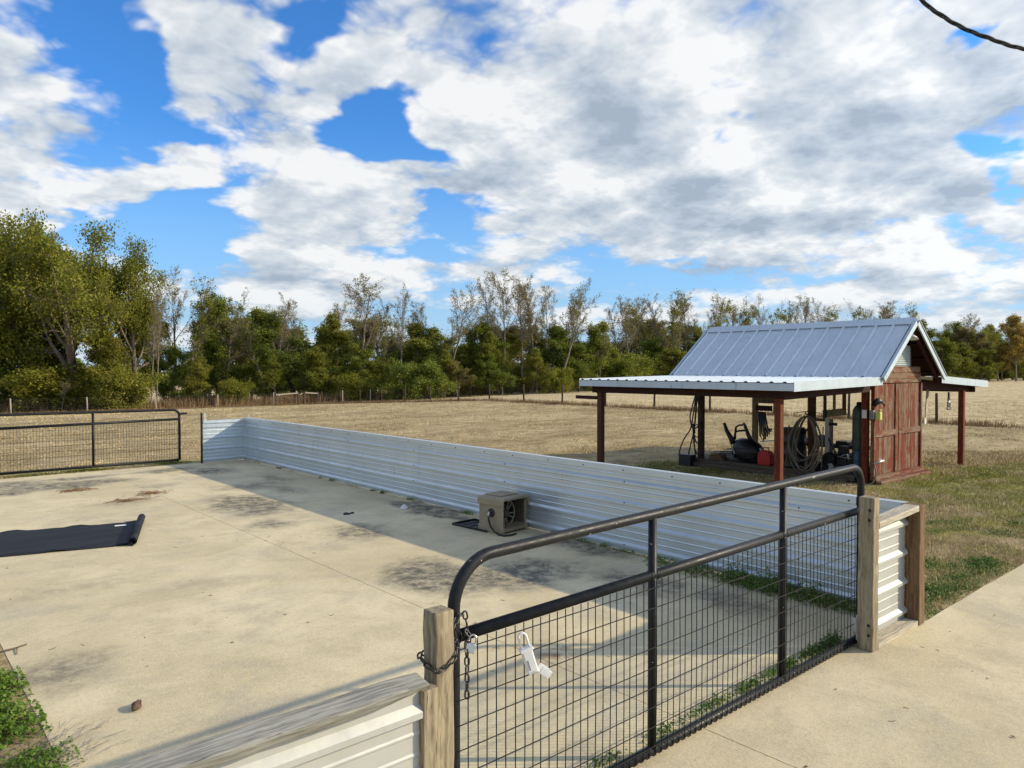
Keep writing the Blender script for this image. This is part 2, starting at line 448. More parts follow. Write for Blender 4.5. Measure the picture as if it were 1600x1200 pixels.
M['leaf_weed'] = leafmat('leaf_weed', [(.036, .09, .012), (.08, .165, .018), (.14, .235, .028), (.21, .24, .05)], .3)
M['dry_weed'] = leafmat('dry_weed', [(.13, .082, .040), (.22, .140, .070), (.32, .21, .11), (.40, .29, .15)], .2, .1)
M['bark'] = simple('bark', (.15, .115, .085), .95, 0, .35, 3, .4)
M['bark_pale'] = simple('bark_pale', (.20, .165, .125), .95, 0, .3, 3, .4)

# --- metals, paint, plastics
def sheet_metal(name, col, metal, rough, dirt=(.25, .22, .16), amt=.35, rust=0.0):
    m, t, b, o = new_mat(name)
    pos = t.n('ShaderNodeNewGeometry').outputs['Position']
    n1 = t.noise(pos, 1.3, 5, .6); n2 = t.noise(t.scale_vec(pos, (9, 9, 1.2)), 1.0, 6, .65); sp = t.noise(pos, 90, 2)
    c = t.mix(t.rng(n1, .3, .7), tuple(x * .9 for x in col), col)
    c = t.mix(t.rng(n2, .55, .8, 0, amt), c, dirt)
    if rust:
        rr = t.rng(t.noise(pos, 14, 6, .7), .66, .74, 0, rust)
        c = t.mix(rr, c, (.16, .065, .025))
    t.set(b.inputs['Base Color'], c); b.inputs['Metallic'].default_value = metal
    t.set(b.inputs['Roughness'], t.rng(t.math('ADD', n2, t.math('MULTIPLY', sp, .3)), .3, .9, rough - .06, rough + .14))
    bump(t, b, t.math('ADD', t.noise(pos, 2.2, 3), t.math('MULTIPLY', t.noise(t.scale_vec(pos, (3, .7, 3)), 2.0, 3), .8)), .22, .02)
    return m
M['galv'] = sheet_metal('galvalume', (.60, .665, .69), .58, .30, (.30, .30, .26), .15)
M['galv_roof'] = sheet_metal('galvalume_roof', (.60, .66, .69), .34, .38, rust=.0)
M['galv_trim'] = sheet_metal('galvalume_trim', (.50, .57, .61), .45, .42, (.08, .11, .11), .85)
M['white_sheet'] = sheet_metal('painted_sheet', (.50, .50, .46), .30, .42, (.26, .23, .17), .4)
m, t, b, o = new_mat('black_pipe')
co = t.n('ShaderNodeTexCoord').outputs['Object']
nz = t.noise(co, 22, 6, .7); chip = t.rng(t.noise(co, 34, 3, .5), .735, .75)
c = t.mix(t.rng(nz, .35, .7), (.006, .007, .008), (.016, .017, .018))
c = t.mix(chip, c, (.5, .46, .40))
t.set(b.inputs['Base Color'], c); t.set(b.inputs['Roughness'], t.rng(nz, .3, .75, .40, .62)); b.inputs['Specular IOR Level'].default_value = .28
bump(t, b, t.noise(co, 60, 3), .12, .002)
M['pipe'] = m
M['wire'] = simple('black_wire', (.006, .006, .006), .6, 0, .2, 20, 0, None, .25)
M['fence_wire'] = simple('fence_wire', (.10, .09, .08), .7, .4, .2, 5, 0)
M['post_wood'] = wood('weathered_post', (.40, .335, .22), (.15, .115, .07), 'Z', scale=1.6)
M['grey_wood_x'] = wood('grey_board', (.37, .36, .31), (.13, .125, .105), 'X', scale=2.6, warp_amt=.35)
M['pale_wood_x'] = wood('pale_board', (.58, .52, .40), (.30, .255, .18), 'X', scale=1.6)
M['brown_wood'] = wood('brown_post', (.24, .15, .08), (.085, .047, .022), 'Z', scale=1.3)
M['red_wood_z'] = wood('red_stained_boards', (.27, .185, .115), (.13, .08, .048), 'Z', (.125, .022, .008), scale=1.2, peel_at=.475)
M['red_wood_x'] = wood('red_stained_rail', (.29, .185, .115), (.15, .085, .05), 'X', (.125, .026, .011), scale=.9, peel_at=.52)
M['red_post'] = wood('red_stained_post', (.20, .055, .020), (.10, .026, .011), 'Z', (.09, .016, .007), peel_at=.5)
M['dark_post'] = wood('dark_post', (.10, .045, .028), (.045, .02, .013), 'Z')
M['dark_beam'] = wood('dark_stained_beam', (.05, .018, .011), (.022, .009, .006), 'Y', (.03, .008, .005))
M['dark_beam_x'] = wood('dark_stained_beam_x', (.06, .021, .013), (.028, .010, .007), 'X', (.036, .009, .006))
M['old_wood_y'] = wood('old_sill', (.15, .12, .085), (.07, .055, .04), 'Y')
M['fence_post'] = wood('fence_post_wood', (.085, .06, .045), (.045, .03, .022), 'Z')
M['pale_post'] = wood('pale_fence_post', (.42, .36, .28), (.26, .21, .16), 'Z')
M['brick'] = simple('red_brick', (.26, .095, .06), .95, 0, .3, 9, .5)
M['tan_plastic'] = simple('tan_plastic', (.29, .235, .145), .5, 0, .10, 4, .08, (.15, .12, .075))
M['dark_tan'] = simple('dark_tan_plastic', (.085, .068, .045), .6, 0, .2, 6, .1)
M['black_rubber'] = simple('black_rubber', (.014, .014, .015), .6, 0, .25, 12, .2)
M['black_plastic'] = simple('black_plastic', (.012, .012, .013), .42, 0, .25, 8, .1, (.04, .036, .03))
M['red_plastic'] = simple('red_plastic', (.50, .018, .012), .45, 0, .15, 6, .1)
M['white_plastic'] = simple('white_plastic', (.78, .77, .74), .42, 0, .05, 8, .05, (.55, .5, .42))
M['grey_plastic'] = simple('grey_plastic', (.22, .23, .24), .5, 0, .1, 8, .05)
M['yellow_plastic'] = simple('yellow_green_plastic', (.58, .60, .14), .5, 0, .1, 8, .05)
M['green_tank'] = simple('green_grey_tank', (.085, .125, .115), .45, .1, .15, 4, .08, (.06, .06, .05))
M['blue_can'] = simple('blue_drum', (.05, .11, .19), .45, 0, .15, 5, .1)
M['steel'] = simple('bright_steel', (.62, .61, .58), .3, .9, .1, 20, .1)
M['chain'] = simple('dark_chain', (.065, .060, .055), .38, .85, .3, 60, .2)
M['alum'] = simple('dull_aluminium', (.5, .5, .48), .45, .8, .1, 10, .1)
M['hose'] = simple('old_hose', (.17, .135, .10), .6, 0, .25, 5, .1)
M['cable'] = simple('black_cable', (.018, .018, .017), .55, 0, .3, 14, .2)
M['paper'] = simple('white_paper', (.72, .72, .70), .8, 0, .06, 10, 0)
M['pod'] = simple('brown_seed_pod', (.10, .055, .032), .8, 0, .35, 40, .5)
M['needle'] = simple('pine_straw', (.20, .105, .045), .9, 0, .35, 14, .2)
M['cardboard'] = simple('old_cardboard', (.16, .085, .045), .9, 0, .2, 5, .2)
M['louvre'] = simple('louvre_paint', (.50, .55, .52), .6, 0, .12, 6, .1, (.3, .32, .28))
m, t, b, o = new_mat('weed_cloth')
co = t.n('ShaderNodeNewGeometry').outputs['Position']
ln = t.noise(t.scale_vec(co, (.6, 14, 1), rot=(0, 0, rad(8))), 1.0, 4, .6)
t.set(b.inputs['Base Color'], t.mix(t.rng(ln, .4, .72), (.011, .013, .017), (.026, .030, .036))); b.inputs['Roughness'].default_value = .7; b.inputs['Specular IOR Level'].default_value = .22
bump(t, b, t.noise(t.scale_vec(co, (1, 6, 1)), 2.0, 5), .35, .02)
M['cloth'] = m

# ------------------------------------------------------------------ ground sheet
def axis_pts(fixed, lo, hi, fine_lo, fine_hi, step):
    a = list(np.arange(fine_lo, fine_hi + 1e-6, step))
    x = fine_hi; s_ = step
    while x < hi: s_ *= 1.14; x += s_; a.append(x)
    x = fine_lo; s_ = step
    while x > lo: s_ *= 1.14; x -= s_; a.append(x)
    a = [v for v in a if min(abs(v - f_) for f_ in fixed) > .12] + list(fixed)
    return np.array(sorted(a))
xs = axis_pts([PX0, PX1, 22.0], -700, 900, -6, 40, .5); ys = axis_pts([PY0, PY1], -300, 900, -4, 70, .5)
XX, YY = np.meshgrid(xs, ys, indexing='ij')
ZZ = gz(XX, YY)
rough_n = RNG.normal(0, .012, XX.shape); far_m = (np.hypot(XX, YY) > 9) & ((XX > PX1 + 1) | (YY > PY1 + 1))
ZZ = ZZ + rough_n * far_m
inside = ((XX > PX0 + .01) & (XX < PX1 - .01) & (YY < PY1 - .01)) | (YY < PY0 - .01) & (XX < 21.9)
ZZ[inside] = -.12
nx, ny = XX.shape
idx = np.arange(nx * ny).reshape(nx, ny)
faces = np.stack([idx[:-1, :-1], idx[1:, :-1], idx[1:, 1:], idx[:-1, 1:]], -1).reshape(-1, 4)
me = np_mesh('ground', np.stack([XX, YY, ZZ], -1).reshape(-1, 3), faces, M['turf'], True)
gr = link_mesh('ground', me, (0, 0, 0)); tag(gr, kind='structure')

# ------------------------------------------------------------------ concrete pad, built slab by slab with open joints
pad = MB().box((PX0 - .0, -8, -.20), (PX1, PY1 - .01, -.05)).build('concrete_pad', M['joint']); tag(pad, kind='structure')
jx, jy, jg = 3.48, 6.25, 2.42
g_ = .0035
def slab(lo, hi, parent=pad):
    return MB().box((lo[0] + g_, lo[1] + g_, -.10), (hi[0] - g_, hi[1] - g_, 0)).build('concrete_slab', M['concrete'], parent)
slab((PX0, jg), (jx, jy)); slab((jx, jg), (PX1, jy)); slab((PX0, jy), (jx, PY1)); slab((jx, jy), (PX1, PY1))
drive = MB().box((-9, -9, -.22), (22, 2.19, -.06)).build('driveway', M['joint']); tag(drive, kind='structure')
MB().box((-9, -9, -.10), (jx - g_, jg - g_, 0)).build('concrete_slab', M['concrete'], drive)
poly = [(jx + g_, -9), (22, -9), (22, 2.2)]
rr = np.random.default_rng(3)
for x in np.arange(21.5, PX1 + .2, -.3): poly.append((x, 2.2 + rr.normal(0, .006)))
poly += [(PX1, 2.2), (PX1 - .005, jg - g_), (jx + g_, jg - g_)]
MB().prism(poly, lambda u, v, t_: (u, v, t_), -.10, 0).build('concrete_slab', M['concrete'], drive)

# ------------------------------------------------------------------ ribbed metal walls
def rib_profile(h, pitch=.229, depth=.024):
    """(z, offset) pairs: tall ribs one pitch apart with two small ribs between"""
    pts = [(0, 0)]
    z = .06
    while z < h - .05:
        pts += [(z - .026, 0), (z - .016, depth), (z + .006, depth), (z + .032, 0)]
        for k in (1, 2):
            zz_ = z + pitch * k / 3
            if zz_ < h - .02: pts += [(zz_ - .008, 0), (zz_ - .003, .0030), (zz_ + .002, .0030), (zz_ + .010, 0)]
        z += pitch
    pts.append((h, 0))
    return pts
def wall_sheet(a, b_, nrm, h, z0=0.0, thick=.0025, name='metal_sheet', mat=None, parent=None, nseg=1):
    a = Vector(a); b_ = Vector(b_); nrm = Vector(nrm)
    prof = rib_profile(h)
    mb = MB(); vs = []; fs = []
    n = len(prof)
    rows = []
    for i in range(nseg + 1):
        p = a.lerp(b_, i / nseg)
        wv = RNG.normal(0, .0016) if 0 < i < nseg else 0
        rows.append(len(vs))
        for z, o_ in prof: vs.append(p + nrm * (o_ + wv) + Vector((0, 0, z0 + z)))
        for z, o_ in prof: vs.append(p + nrm * (o_ + wv - thick) + Vector((0, 0, z0 + z)))
    for i in range(nseg):
        r0, r1 = rows[i], rows[i + 1]
        for k in range(n - 1):
            fs.append((r0 + k, r1 + k, r1 + k + 1, r0 + k + 1)); fs.append((r0 + n + k + 1, r1 + n + k + 1, r1 + n + k, r0 + n + k))
        fs.append((r0 + n - 1, r1 + n - 1, r1 + 2 * n - 1, r0 + 2 * n - 1))
    mb.add(vs, fs)
    return mb.build(name, mat or M['galv'], parent, origin=tuple(a))

WX = 6.25; WH = .905
lw = thing('metal_wall', (WX, 9, 0), 'long low ribbed metal wall along the right edge of the concrete pad', 'wall')
wall_sheet((WX, 2.245, 0), (WX, 9.255, 0), (-1, 0, 0), WH, .004, parent=lw, nseg=1)
wall_sheet((WX + .003, 9.24, 0), (WX + .003, 15.93, 0), (-1, 0, 0), WH, .004, parent=lw, nseg=1)
cap = MB()
for (y0, y1) in ((2.34, 9.24), (9.243, 15.93)):
    cap.prism([(-.028, -.055), (-.025, -.055), (-.024, .003), (.05, .003), (.05, -.02), (.053, -.02), (.053, .0065), (-.0275, .0065)], lambda u, v, t_: (WX + u, t_, WH + .014 + v), y0, y1)
cap.build('top_trim', M['galv'], lw)
MB().box((WX - .0205, 9.236, .005), (WX - .0195, 9.244, WH)).build('seam_flashing', M['galv'], lw)
rail = MB()
for z in (.82, .45, .08): rail.box((WX + .02, 2.36, z - .045), (WX + .058, 15.9, z + .045))
rail.build('back_rail', M['post_wood'], lw)
pm = None
for y in np.arange(2.5, 15.9, 2.2):
    pz = MB().box((WX + .06, y, -.3), (WX + .15, y + .09, WH - .03)).build('wall_post', M['post_wood'], lw)
sc_ = MB()
for y in np.arange(2.8, 15.9, .61):
    y += random.uniform(-.04, .04)
    sc_.lathe([(.008, 0), (.0075, .003), (.005, .004), (.005, .008)], 7, Matrix.Translation((WX - .028, y, WH - .02)) @ Matrix.Rotation(-math.pi / 2, 4, 'Y'))
for y in (3.2, 5.2, 7.2, 9.30, 11.3, 13.2, 15.2):
    for z in (.072, .301, .53, .759):
        sc_.lathe([(.008, 0), (.0075, .003), (.005, .004), (.005, .008)], 7, Matrix.Translation((WX - .0245, y + .03, z + .0)) @ Matrix.Rotation(-math.pi / 2, 4, 'Y'))
tag(sc_.build('screw', M['black_rubber'], lw), kind='stuff')

rw = thing('metal_wall', (5.8, 15.95, 0), 'short bright metal wall closing the far corner of the concrete pad', 'wall')
wall_sheet((5.36, 15.95, 0), (6.22, 15.95, 0), (0, -1, 0), .87, .012, parent=rw, nseg=2)
MB().prism([(-.026, -.05), (-.023, -.05), (-.022, .003), (.05, .003), (.05, .0065), (-.0255, .0065)], lambda u, v, t_: (t_, 15.95 + u, .885 + v), 5.36, 6.215).build('top_trim', M['galv'], rw)
MB().box((6.205, 15.915, 0), (6.262, 15.928, .905)).build('corner_flashing', M['galv'], rw)
sc_ = MB()
for x in (5.44, 5.75, 6.05):
    for z in (.072, .301, .53, .759): sc_.lathe([(.008, 0), (.005, .006)], 7, Matrix.Translation((x, 15.93, z)) @ Matrix.Rotation(math.pi / 2, 4, 'X'))
tag(sc_.build('screw', M['black_rubber'], rw), kind='stuff')
fp = thing('gate_post', (5.33, 15.98, 0), 'thin dark steel post at the open end of the short far wall', 'post')
MB().box((5.315, 15.93, -.2), (5.35, 15.965, 1.06)).build('post_shaft', M['pipe'], fp, .003)
MB().box((5.39, 15.965, .8), (5.43, 15.98, 1.05)).build('bracket', M['alum'], fp, .002)

# near low wall left of the gate
nw = thing('metal_wall', (1.0, 2.2, 0), 'low pale metal wall with cracked grey board on top, left of the near gate', 'wall')
wall_sheet((-.6, 2.195, 0), (1.485, 2.195, 0), (0, -1, 0), .84, .02, mat=M['white_sheet'], parent=nw, nseg=1)
tb = MB(); nn = 26; vs = []
for i in range(nn + 1):
    x = -.6 + (1.545 + .6) * i / nn
    wv = RNG.normal(0, .0025, 4); e_ = .012 * max(0, 1 - abs(i - nn) / 2.0)
    x = -.6 + (1.503 + .6) * i / nn
    vs += [(x, 2.152 + wv[0] * .5 + e_, .846 + wv[1] * .6 + e_ * .8), (x, 2.138 + wv[2] * .5 + e_ * .6, .886 + wv[3] * .5 - e_ * .6), (x, 2.236 + wv[0] * .4, .903 + wv[1] * .4 - e_ * .7), (x, 2.242, .852)]
fs = []
for i in range(nn):
    a_ = i * 4; b2 = a_ + 4
    for k in range(4): fs.append((a_ + k, a_ + (k + 1) % 4, b2 + (k + 1) % 4, b2 + k))
fs += [(0, 1, 2, 3), tuple(nn * 4 + k for k in (3, 2, 1, 0))]
tb.add(vs, fs).build('top_board', M['grey_wood_x'], nw, .009)
MB().box((1.487, 2.168, .0), (1.552, 2.25, .845)).build('end_stud', M['post_wood'], nw, .003)
MB().box((-.6, 2.20, .0), (1.485, 2.29, .02)).build('bottom_plate', M['pale_wood_x'], nw, .003)

# short wall right of the gate
sw = thing('metal_wall', (5.8, 2.25, 0), 'short pale metal wall framed in timber right of the near gate', 'wall')
wall_sheet((5.40, 2.30, 0), (6.12, 2.30, 0), (0, -1, 0), .85, .045, mat=M['white_sheet'], parent=sw, nseg=2)
MB().beam((5.393, 2.25, .885), (6.118, 2.25, .915), .11, .045).build('top_board', M['pale_wood_x'], sw, .004)
MB().box((5.393, 2.195, .001), (6.118, 2.305, .042)).build('bottom_plate', M['pale_wood_x'], sw, .004)
MB().box((6.12, 2.19, .001), (6.232, 2.33, .935)).build('corner_post', M['brown_wood'], sw, .006)
MB().box((5.5, 2.32, .05), (6.1, 2.355, .1)).build('back_rail', M['post_wood'], sw)

# timber gate posts
def timber_post(lo, hi, label, lean=0.0):
    p = thing('gate_post', ((lo[0] + hi[0]) / 2, (lo[1] + hi[1]) / 2, 0), label, 'post', 'timber posts of the near gate')
    mb = MB(); n = 14; vs = []; fs = []
    for i in range(n + 1):
        z = lo[2] + (hi[2] - lo[2]) * i / n; q = RNG.normal(0, .0016, 8)
        vs += [(lo[0] + q[0], lo[1] + q[1], z), (hi[0] + q[2], lo[1] + q[3], z), (hi[0] + q[4], hi[1] + q[5], z), (lo[0] + q[6], hi[1] + q[7], z)]
    for i in range(n):
        for k in range(4): fs.append((i * 4 + k, i * 4 + (k + 1) % 4, i * 4 + 4 + (k + 1) % 4, i * 4 + 4 + k))
    fs += [(3, 2, 1, 0), tuple(n * 4 + k for k in range(4))]
    mb.add(vs, fs).build('post_shaft', M['post_wood'], p, .006)
    return p
lp = timber_post((1.562, 2.197, 0.002), (1.645, 2.285, 1.10), 'cracked timber post with a chain round it at the left end of the near gate')
rp = timber_post((5.297, 2.195, 0.002), (5.388, 2.305, 1.088), 'timber post with bolt holes by the hinges of the near gate')
for z in (.115, .185, .93, 1.0): MB().lathe([(.011, 0), (.010, .004), (.006, .006)], 10, Matrix.Translation((5.2965, 2.225, z)) @ Matrix.Rotation(-math.pi / 2, 4, 'Y')).build('bolt_head', M['black_rubber'], rp)
MB().box((5.30, 2.305, .06), (5.37, 2.315, .24)).box((5.285, 2.31, .12), (5.30, 2.345, .22)).build('hinge_plate', M['alum'], rp, .002)

# ------------------------------------------------------------------ pipe gates
def arc(c, r, a0, a1, n, ax, az):
    return [Vector(c) + Vector(ax) * (r * math.cos(a0 + (a1 - a0) * i / n)) + Vector(az) * (r * math.sin(a0 + (a1 - a0) * i / n)) for i in range(n + 1)]
def pipe_gate(name, x0, x1, y, zb, zt0, zt1, zm0, zm1, ups, rc0, rc1, label, wire_n, r=.0255):
    g = thing(name, ((x0 + x1) / 2, y, 0), label, 'gate')
    X, Z = (1, 0, 0), (0, 0, 1)
    tl = (zt1 - zt0) / (x1 - x0)
    pts = [(x0, y, zb)] + [Vector((x0, y, z)) for z in np.linspace(zb + .1, zt0 - rc0, 4)]
    pts += arc((x0 + rc0, y, zt0 - rc0), rc0, math.pi, math.pi / 2, 10, X, Z)[1:]
    pts += arc((x1 - rc1, y, zt1 - rc1), rc1, math.pi / 2, 0, 9, X, Z)
    pts += [Vector((x1, y, z)) for z in np.linspace(zt1 - rc1 - .1, zb, 4)]
    MB().tube(pts, r, 16).build('outer_frame', M['pipe'], g)
    MB().tube([(x0 + r * .6, y, zm0), (x1 - r * .6, y, zm1)], r, 16).build('middle_rail', M['pipe'], g)
    MB().tube([(x0 + r * .6, y, zb), (x1 - r * .6, y, zb + .003)], r * .95, 16).build('bottom_rail', M['pipe'], g)
    for u in ups:
        zt = zt0 + tl * (u - x0)
        MB().tube([(u, y, zb), (u, y, zt)], r * .86, 14).build('upright', M['pipe'], g)
    for u in [x0, x1] + list(ups):
        zm = zm0 + (zm1 - zm0) * (u - x0) / (x1 - x0)
        for sx in (-1, 1):
            if x0 < u + sx * .03 < x1: MB().tube([(u + sx * r * .92 + .026 * math.cos(a_) * .15, y + r * .98 * math.cos(a_), zm + r * .98 * math.sin(a_)) for a_ in np.linspace(0, 2 * math.pi, 14, endpoint=False)], .0042, 5, False, True, True).build('weld_bead', M['pipe'], g)
    wm = MB(); yf = y - r - .001
    n = int(round((x1 - x0) / .0508))
    for i in range(1, n):
        x = x0 + (x1 - x0) * i / n + random.uniform(-.002, .002); zm = zm0 + (zm1 - zm0) * (x - x0) / (x1 - x0)
        if wire_n: wm.tube([(x, yf, zm - .018), (x + random.gauss(0, .003), yf - .002 + random.gauss(0, .002), (zm + zb) / 2 + random.uniform(-.2, .2)), (x, yf, zb + .01), (x + .002, yf + .002, zb - .014), (x + .004, y - .008, zb - r - .002), (x + .005, y + .012, zb - r + .002)], .0026, 5, False)
        else: wm.tube([(x, yf, zm - .015), (x, yf, zb - .01)], .0030, 4, False)
    z = zb + .035
    while z < zm0 - .03:
        wm.tube([(x0 - .0, yf - .003, z), ((x0 + x1) / 2, yf - .0035, z + .004), (x1, yf - .003, z + .004)], .0026, 5, False); z += .1016
    tag(wm.build('wire_mesh', M['wire'], g), kind='stuff')
    return g
ng = pipe_gate('pipe_gate', 1.755, 5.44, 2.35, .035, 1.235, 1.287, .927, .967, (3.02, 4.33), .20, .14, 'near black pipe gate with wire mesh, white key box hanging on it', True)
for z in (.16, 1.03): hg = MB(); hg.tube([(5.44, 2.35, z - .03), (5.44, 2.35, z + .03)], .031, 12); hg.tube([(5.44, 2.35, z), (5.36, 2.318, z)], .009, 8); hg.build('hinge', M['pipe'], ng)
fg = pipe_gate('pipe_gate', 1.35, 4.98, 16.25, .07, 1.145, 1.125, .89, .93, (3.37,), .15, .12, 'far black pipe gate with wire mesh at the back of the concrete pad', False, .026)
MB().box((4.96, 16.2, 1.02), (5.12, 16.26, 1.06)).tube([(5.05, 16.24, 1.045), (5.13, 16.22, 1.045)], .022, 8).build('latch', M['pipe'], fg, .003)

# ------------------------------------------------------------------ chain, padlock, key box
def link_mesh_data(L=.040, wd=.024, r=.0038):
    pts = []; rr_ = wd / 2 - r; hl = L / 2 - r - rr_
    for i in range(7): a_ = -math.pi / 2 + math.pi * i / 6; pts.append((hl + rr_ * math.cos(a_), rr_ * math.sin(a_), 0))
    for i in range(7): a_ = math.pi / 2 + math.pi * i / 6; pts.append((-hl + rr_ * math.cos(a_), rr_ * math.sin(a_), 0))
    return MB().tube(pts, r, 7, False, True, True).mesh('chain_link', M['chain'], (0, 0, 0))
LM = link_mesh_data()
ch = thing('chain', (1.6, 2.24, .9), 'dark steel chain looped round the left post with its loose end hanging', 'chain')
def chain_path(pts, pitch=.031):
    pts = [Vector(p) for p in pts]; seg = []; tot = 0
    for a_, b_ in zip(pts, pts[1:]): seg.append((tot, (b_ - a_).length, a_, b_)); tot += (b_ - a_).length
    n = max(2, int(tot / pitch)); k = 0
    for i in range(n):
        d = (i + .5) * tot / n
        for s0, l, a_, b_ in seg:
            if s0 <= d <= s0 + l + 1e-9: break
        p = a_.lerp(b_, (d - s0) / l); t_ = (b_ - a_).normalized()
        o_ = link_mesh('chain_link', LM, p, ch)
        q = t_.to_track_quat('X', 'Z')
        o_.rotation_mode = 'QUATERNION'; o_.rotation_quaternion = q @ Matrix.Rotation(rad(90 * (i % 2) + 20 + random.uniform(-14, 14)), 4, 'X').to_quaternion()
h = .012
chain_path([(1.69, 2.305, .945), (1.655, 2.297, .93), (1.60, 2.297, .925), (1.556, 2.297, .925), (1.548, 2.285, .922), (1.547, 2.24, .905), (1.549, 2.195, .895), (1.56, 2.184, .893), (1.60, 2.185, .90), (1.64, 2.188, .925), (1.665, 2.21, .955), (1.70, 2.28, .985), (1.745, 2.312, 1.02)])
chain_path([(1.745, 2.31, 1.03), (1.79, 2.322, 1.02), (1.80, 2.318, .96), (1.775, 2.305, .945)])
chain_path([(1.775, 2.305, .965), (1.79, 2.29, .94), (1.775, 2.285, .90)], .029)
chain_path([(1.768, 2.282, .93), (1.768, 2.28, .82), (1.767, 2.279, .70)], .031)
pk = thing('padlock', (1.785, 2.285, .93), 'small silver padlock joining the chain on the near gate', 'padlock')
Mk = Matrix.Translation((1.79, 2.278, .915)) @ Matrix.Rotation(rad(20), 4, 'Y') @ Matrix.Rotation(rad(-38), 4, 'Z')
MB().box((-.021, -.011, -.038), (.021, .011, .0), Mk).build('lock_body', M['steel'], pk, .004)
MB().tube([Mk @ Vector(p) for p in [(-.014, 0, -.004), (-.014, 0, .018)] + [(.014 * math.cos(a_), 0, .018 + .014 * math.sin(a_)) for a_ in np.linspace(math.pi, 0, 8)] + [(.014, 0, -.004)]], .0035, 8).build('shackle', M['steel'], pk)

kb = thing('key_box', (2.1, 2.30, .8), 'white key lock box hanging open on the wire mesh of the near gate', 'lock box')
Mq = Matrix.Translation((2.115, 2.297, .757)) @ Matrix.Rotation(rad(-27), 4, 'Z') @ Matrix.Rotation(rad(-17), 4, 'Y')
body = MB()
body.box((-.024, -.022, -.055), (.024, .010, .052), Mq)
body.build('box_body', M['white_plastic'], kb, .006)
MB().tube([Mq @ Vector(p) for p in [(-.017, -.004, .05), (-.018, -.004, .105)] + [(.0175 * math.cos(a_), -.004, .105 + .02 * math.sin(a_)) for a_ in np.linspace(math.pi, 0, 9)] + [(.018, -.004, .105), (.017, -.004, .05)]], .0045, 9).build('shackle', M['white_plastic'], kb)
MB().box((-.030, -.026, .046), (.030, .012, .060), Mq).build('collar', M['white_plastic'], kb, .004)
MB().box((-.018, -.0235, -.02), (.018, -.0225, .040), Mq).build('face_plate', M['paper'], kb)
MB().box((-.014, -.0255, -.035), (-.008, -.0235, .01), Mq).build('slot', M['grey_plastic'], kb)
Ml = Mq @ Matrix.Translation((.022, -.012, -.052)) @ Matrix.Rotation(rad(52), 4, 'Y')
MB().box((.0, -.022, -.004), (.052, .022, .0), Ml).box((.0, -.022, 0), (.052, -.018, .028), Ml).box((.0, .018, 0), (.052, .022, .028), Ml).box((.048, -.018, 0), (.052, .018, .028), Ml).build('open_door', M['white_plastic'], kb, .002)
MB().box((.012, -.012, .0005), (.034, .010, .006), Ml).build('latch', M['grey_plastic'], kb, .001)

# ------------------------------------------------------------------ tan reel box
ux = Vector((.98, .10, 0)).normalized(); uy = Vector((-.12, .99, 0)).normalized()
fb0 = Vector((5.735, 6.69, 0))
Mf = Matrix.Translation(fb0) @ Matrix((ux, uy, (0, 0, 1))).transposed().to_4x4()
fbx = thing('reel_box', tuple(fb0), 'tan plastic box with a spoked reel in its open side, against the metal wall', 'reel box')
Wd, Dp, Hh = .42, .40, .42
cs = MB()
cs.box((0, 0, .03), (.014, Dp, Hh - .04), Mf)                       # left side
cs.box((Wd - .014, 0, .03), (Wd, Dp, Hh - .04), Mf)                 # right side
cs.box((.014, Dp - .014, .03), (Wd - .014, Dp, Hh - .04), Mf)       # back
cs.box((.014, 0.004, .045), (Wd - .014, Dp - .014, .06), Mf)        # floor
cs.build('casing', M['tan_plastic'], fbx, .006)
MB().box((.0145, .03, .061), (.0175, Dp - .018, Hh - .045), Mf).box((Wd - .0175, .03, .061), (Wd - .0145, Dp - .018, Hh - .045), Mf).box((.018, Dp - .018, .061), (Wd - .018, Dp - .0145, Hh - .045), Mf).build('shade_lining', M['dark_tan'], fbx)  # dark inner sheets added so the open interior looks shaded
MB().box((-.012, -.012, .0), (.02, Dp + .01, .085), Mf).box((Wd - .02, -.012, .0), (Wd + .012, Dp + .01, .085), Mf).box((.02, 0, .025), (Wd - .02, .02, .0449), Mf).build('skid_base', M['tan_plastic'], fbx, .007)
ld = MB()
ld.prism([(-.018, Hh - .085), (-.018, Hh - .012), (.004, Hh + .012), (Wd - .004, Hh + .012), (Wd + .018, Hh - .012), (Wd + .018, Hh - .06), (Wd + .004, Hh - .06), (Wd + .004, Hh - .02), (.0, Hh - .02), (-.004, Hh - .085)], lambda u, v, t_: Mf @ Vector((u, t_, v)), -.02, Dp + .015)
ld.build('lid', M['tan_plastic'], fbx, .006)
MB().box((.1, .12, Hh + .0125), (Wd - .02, Dp - .0, Hh + .024), Mf).build('lid_handle', M['tan_plastic'], fbx, .006)
MB().box((Wd + .0185, -.015, Hh - .11), (Wd + .05, .09, Hh + .005), Mf).build('crank_arm', M['tan_plastic'], fbx, .006)
Mr = Mf @ Matrix.Translation((Wd * .5, .16, Hh * .5)) @ Matrix.Rotation(math.pi / 2, 4, 'X')
ring = MB()
ring.tube([Mr @ Vector((.165 * math.cos(a_), .165 * math.sin(a_), .0)) for a_ in np.linspace(0, 2 * math.pi, 36, endpoint=False)], .011, 8, False, True, True)
ring.build('reel_rim', M['tan_plastic'], fbx)
for k in range(5):
    a_ = rad(72 * k + 200); d_ = .2
    MB().beam(Mr @ Vector((.04 * math.cos(a_ - d_), .04 * math.sin(a_ - d_), .0)), Mr @ Vector((.16 * math.cos(a_ - d_), .16 * math.sin(a_ - d_), .0)), .016, .012, tuple(-uy)).beam(Mr @ Vector((.04 * math.cos(a_ + d_), .04 * math.sin(a_ + d_), .0)), Mr @ Vector((.16 * math.cos(a_ + d_), .16 * math.sin(a_ + d_), .0)), .016, .012, tuple(-uy)).build('spoke', M['tan_plastic'], fbx)
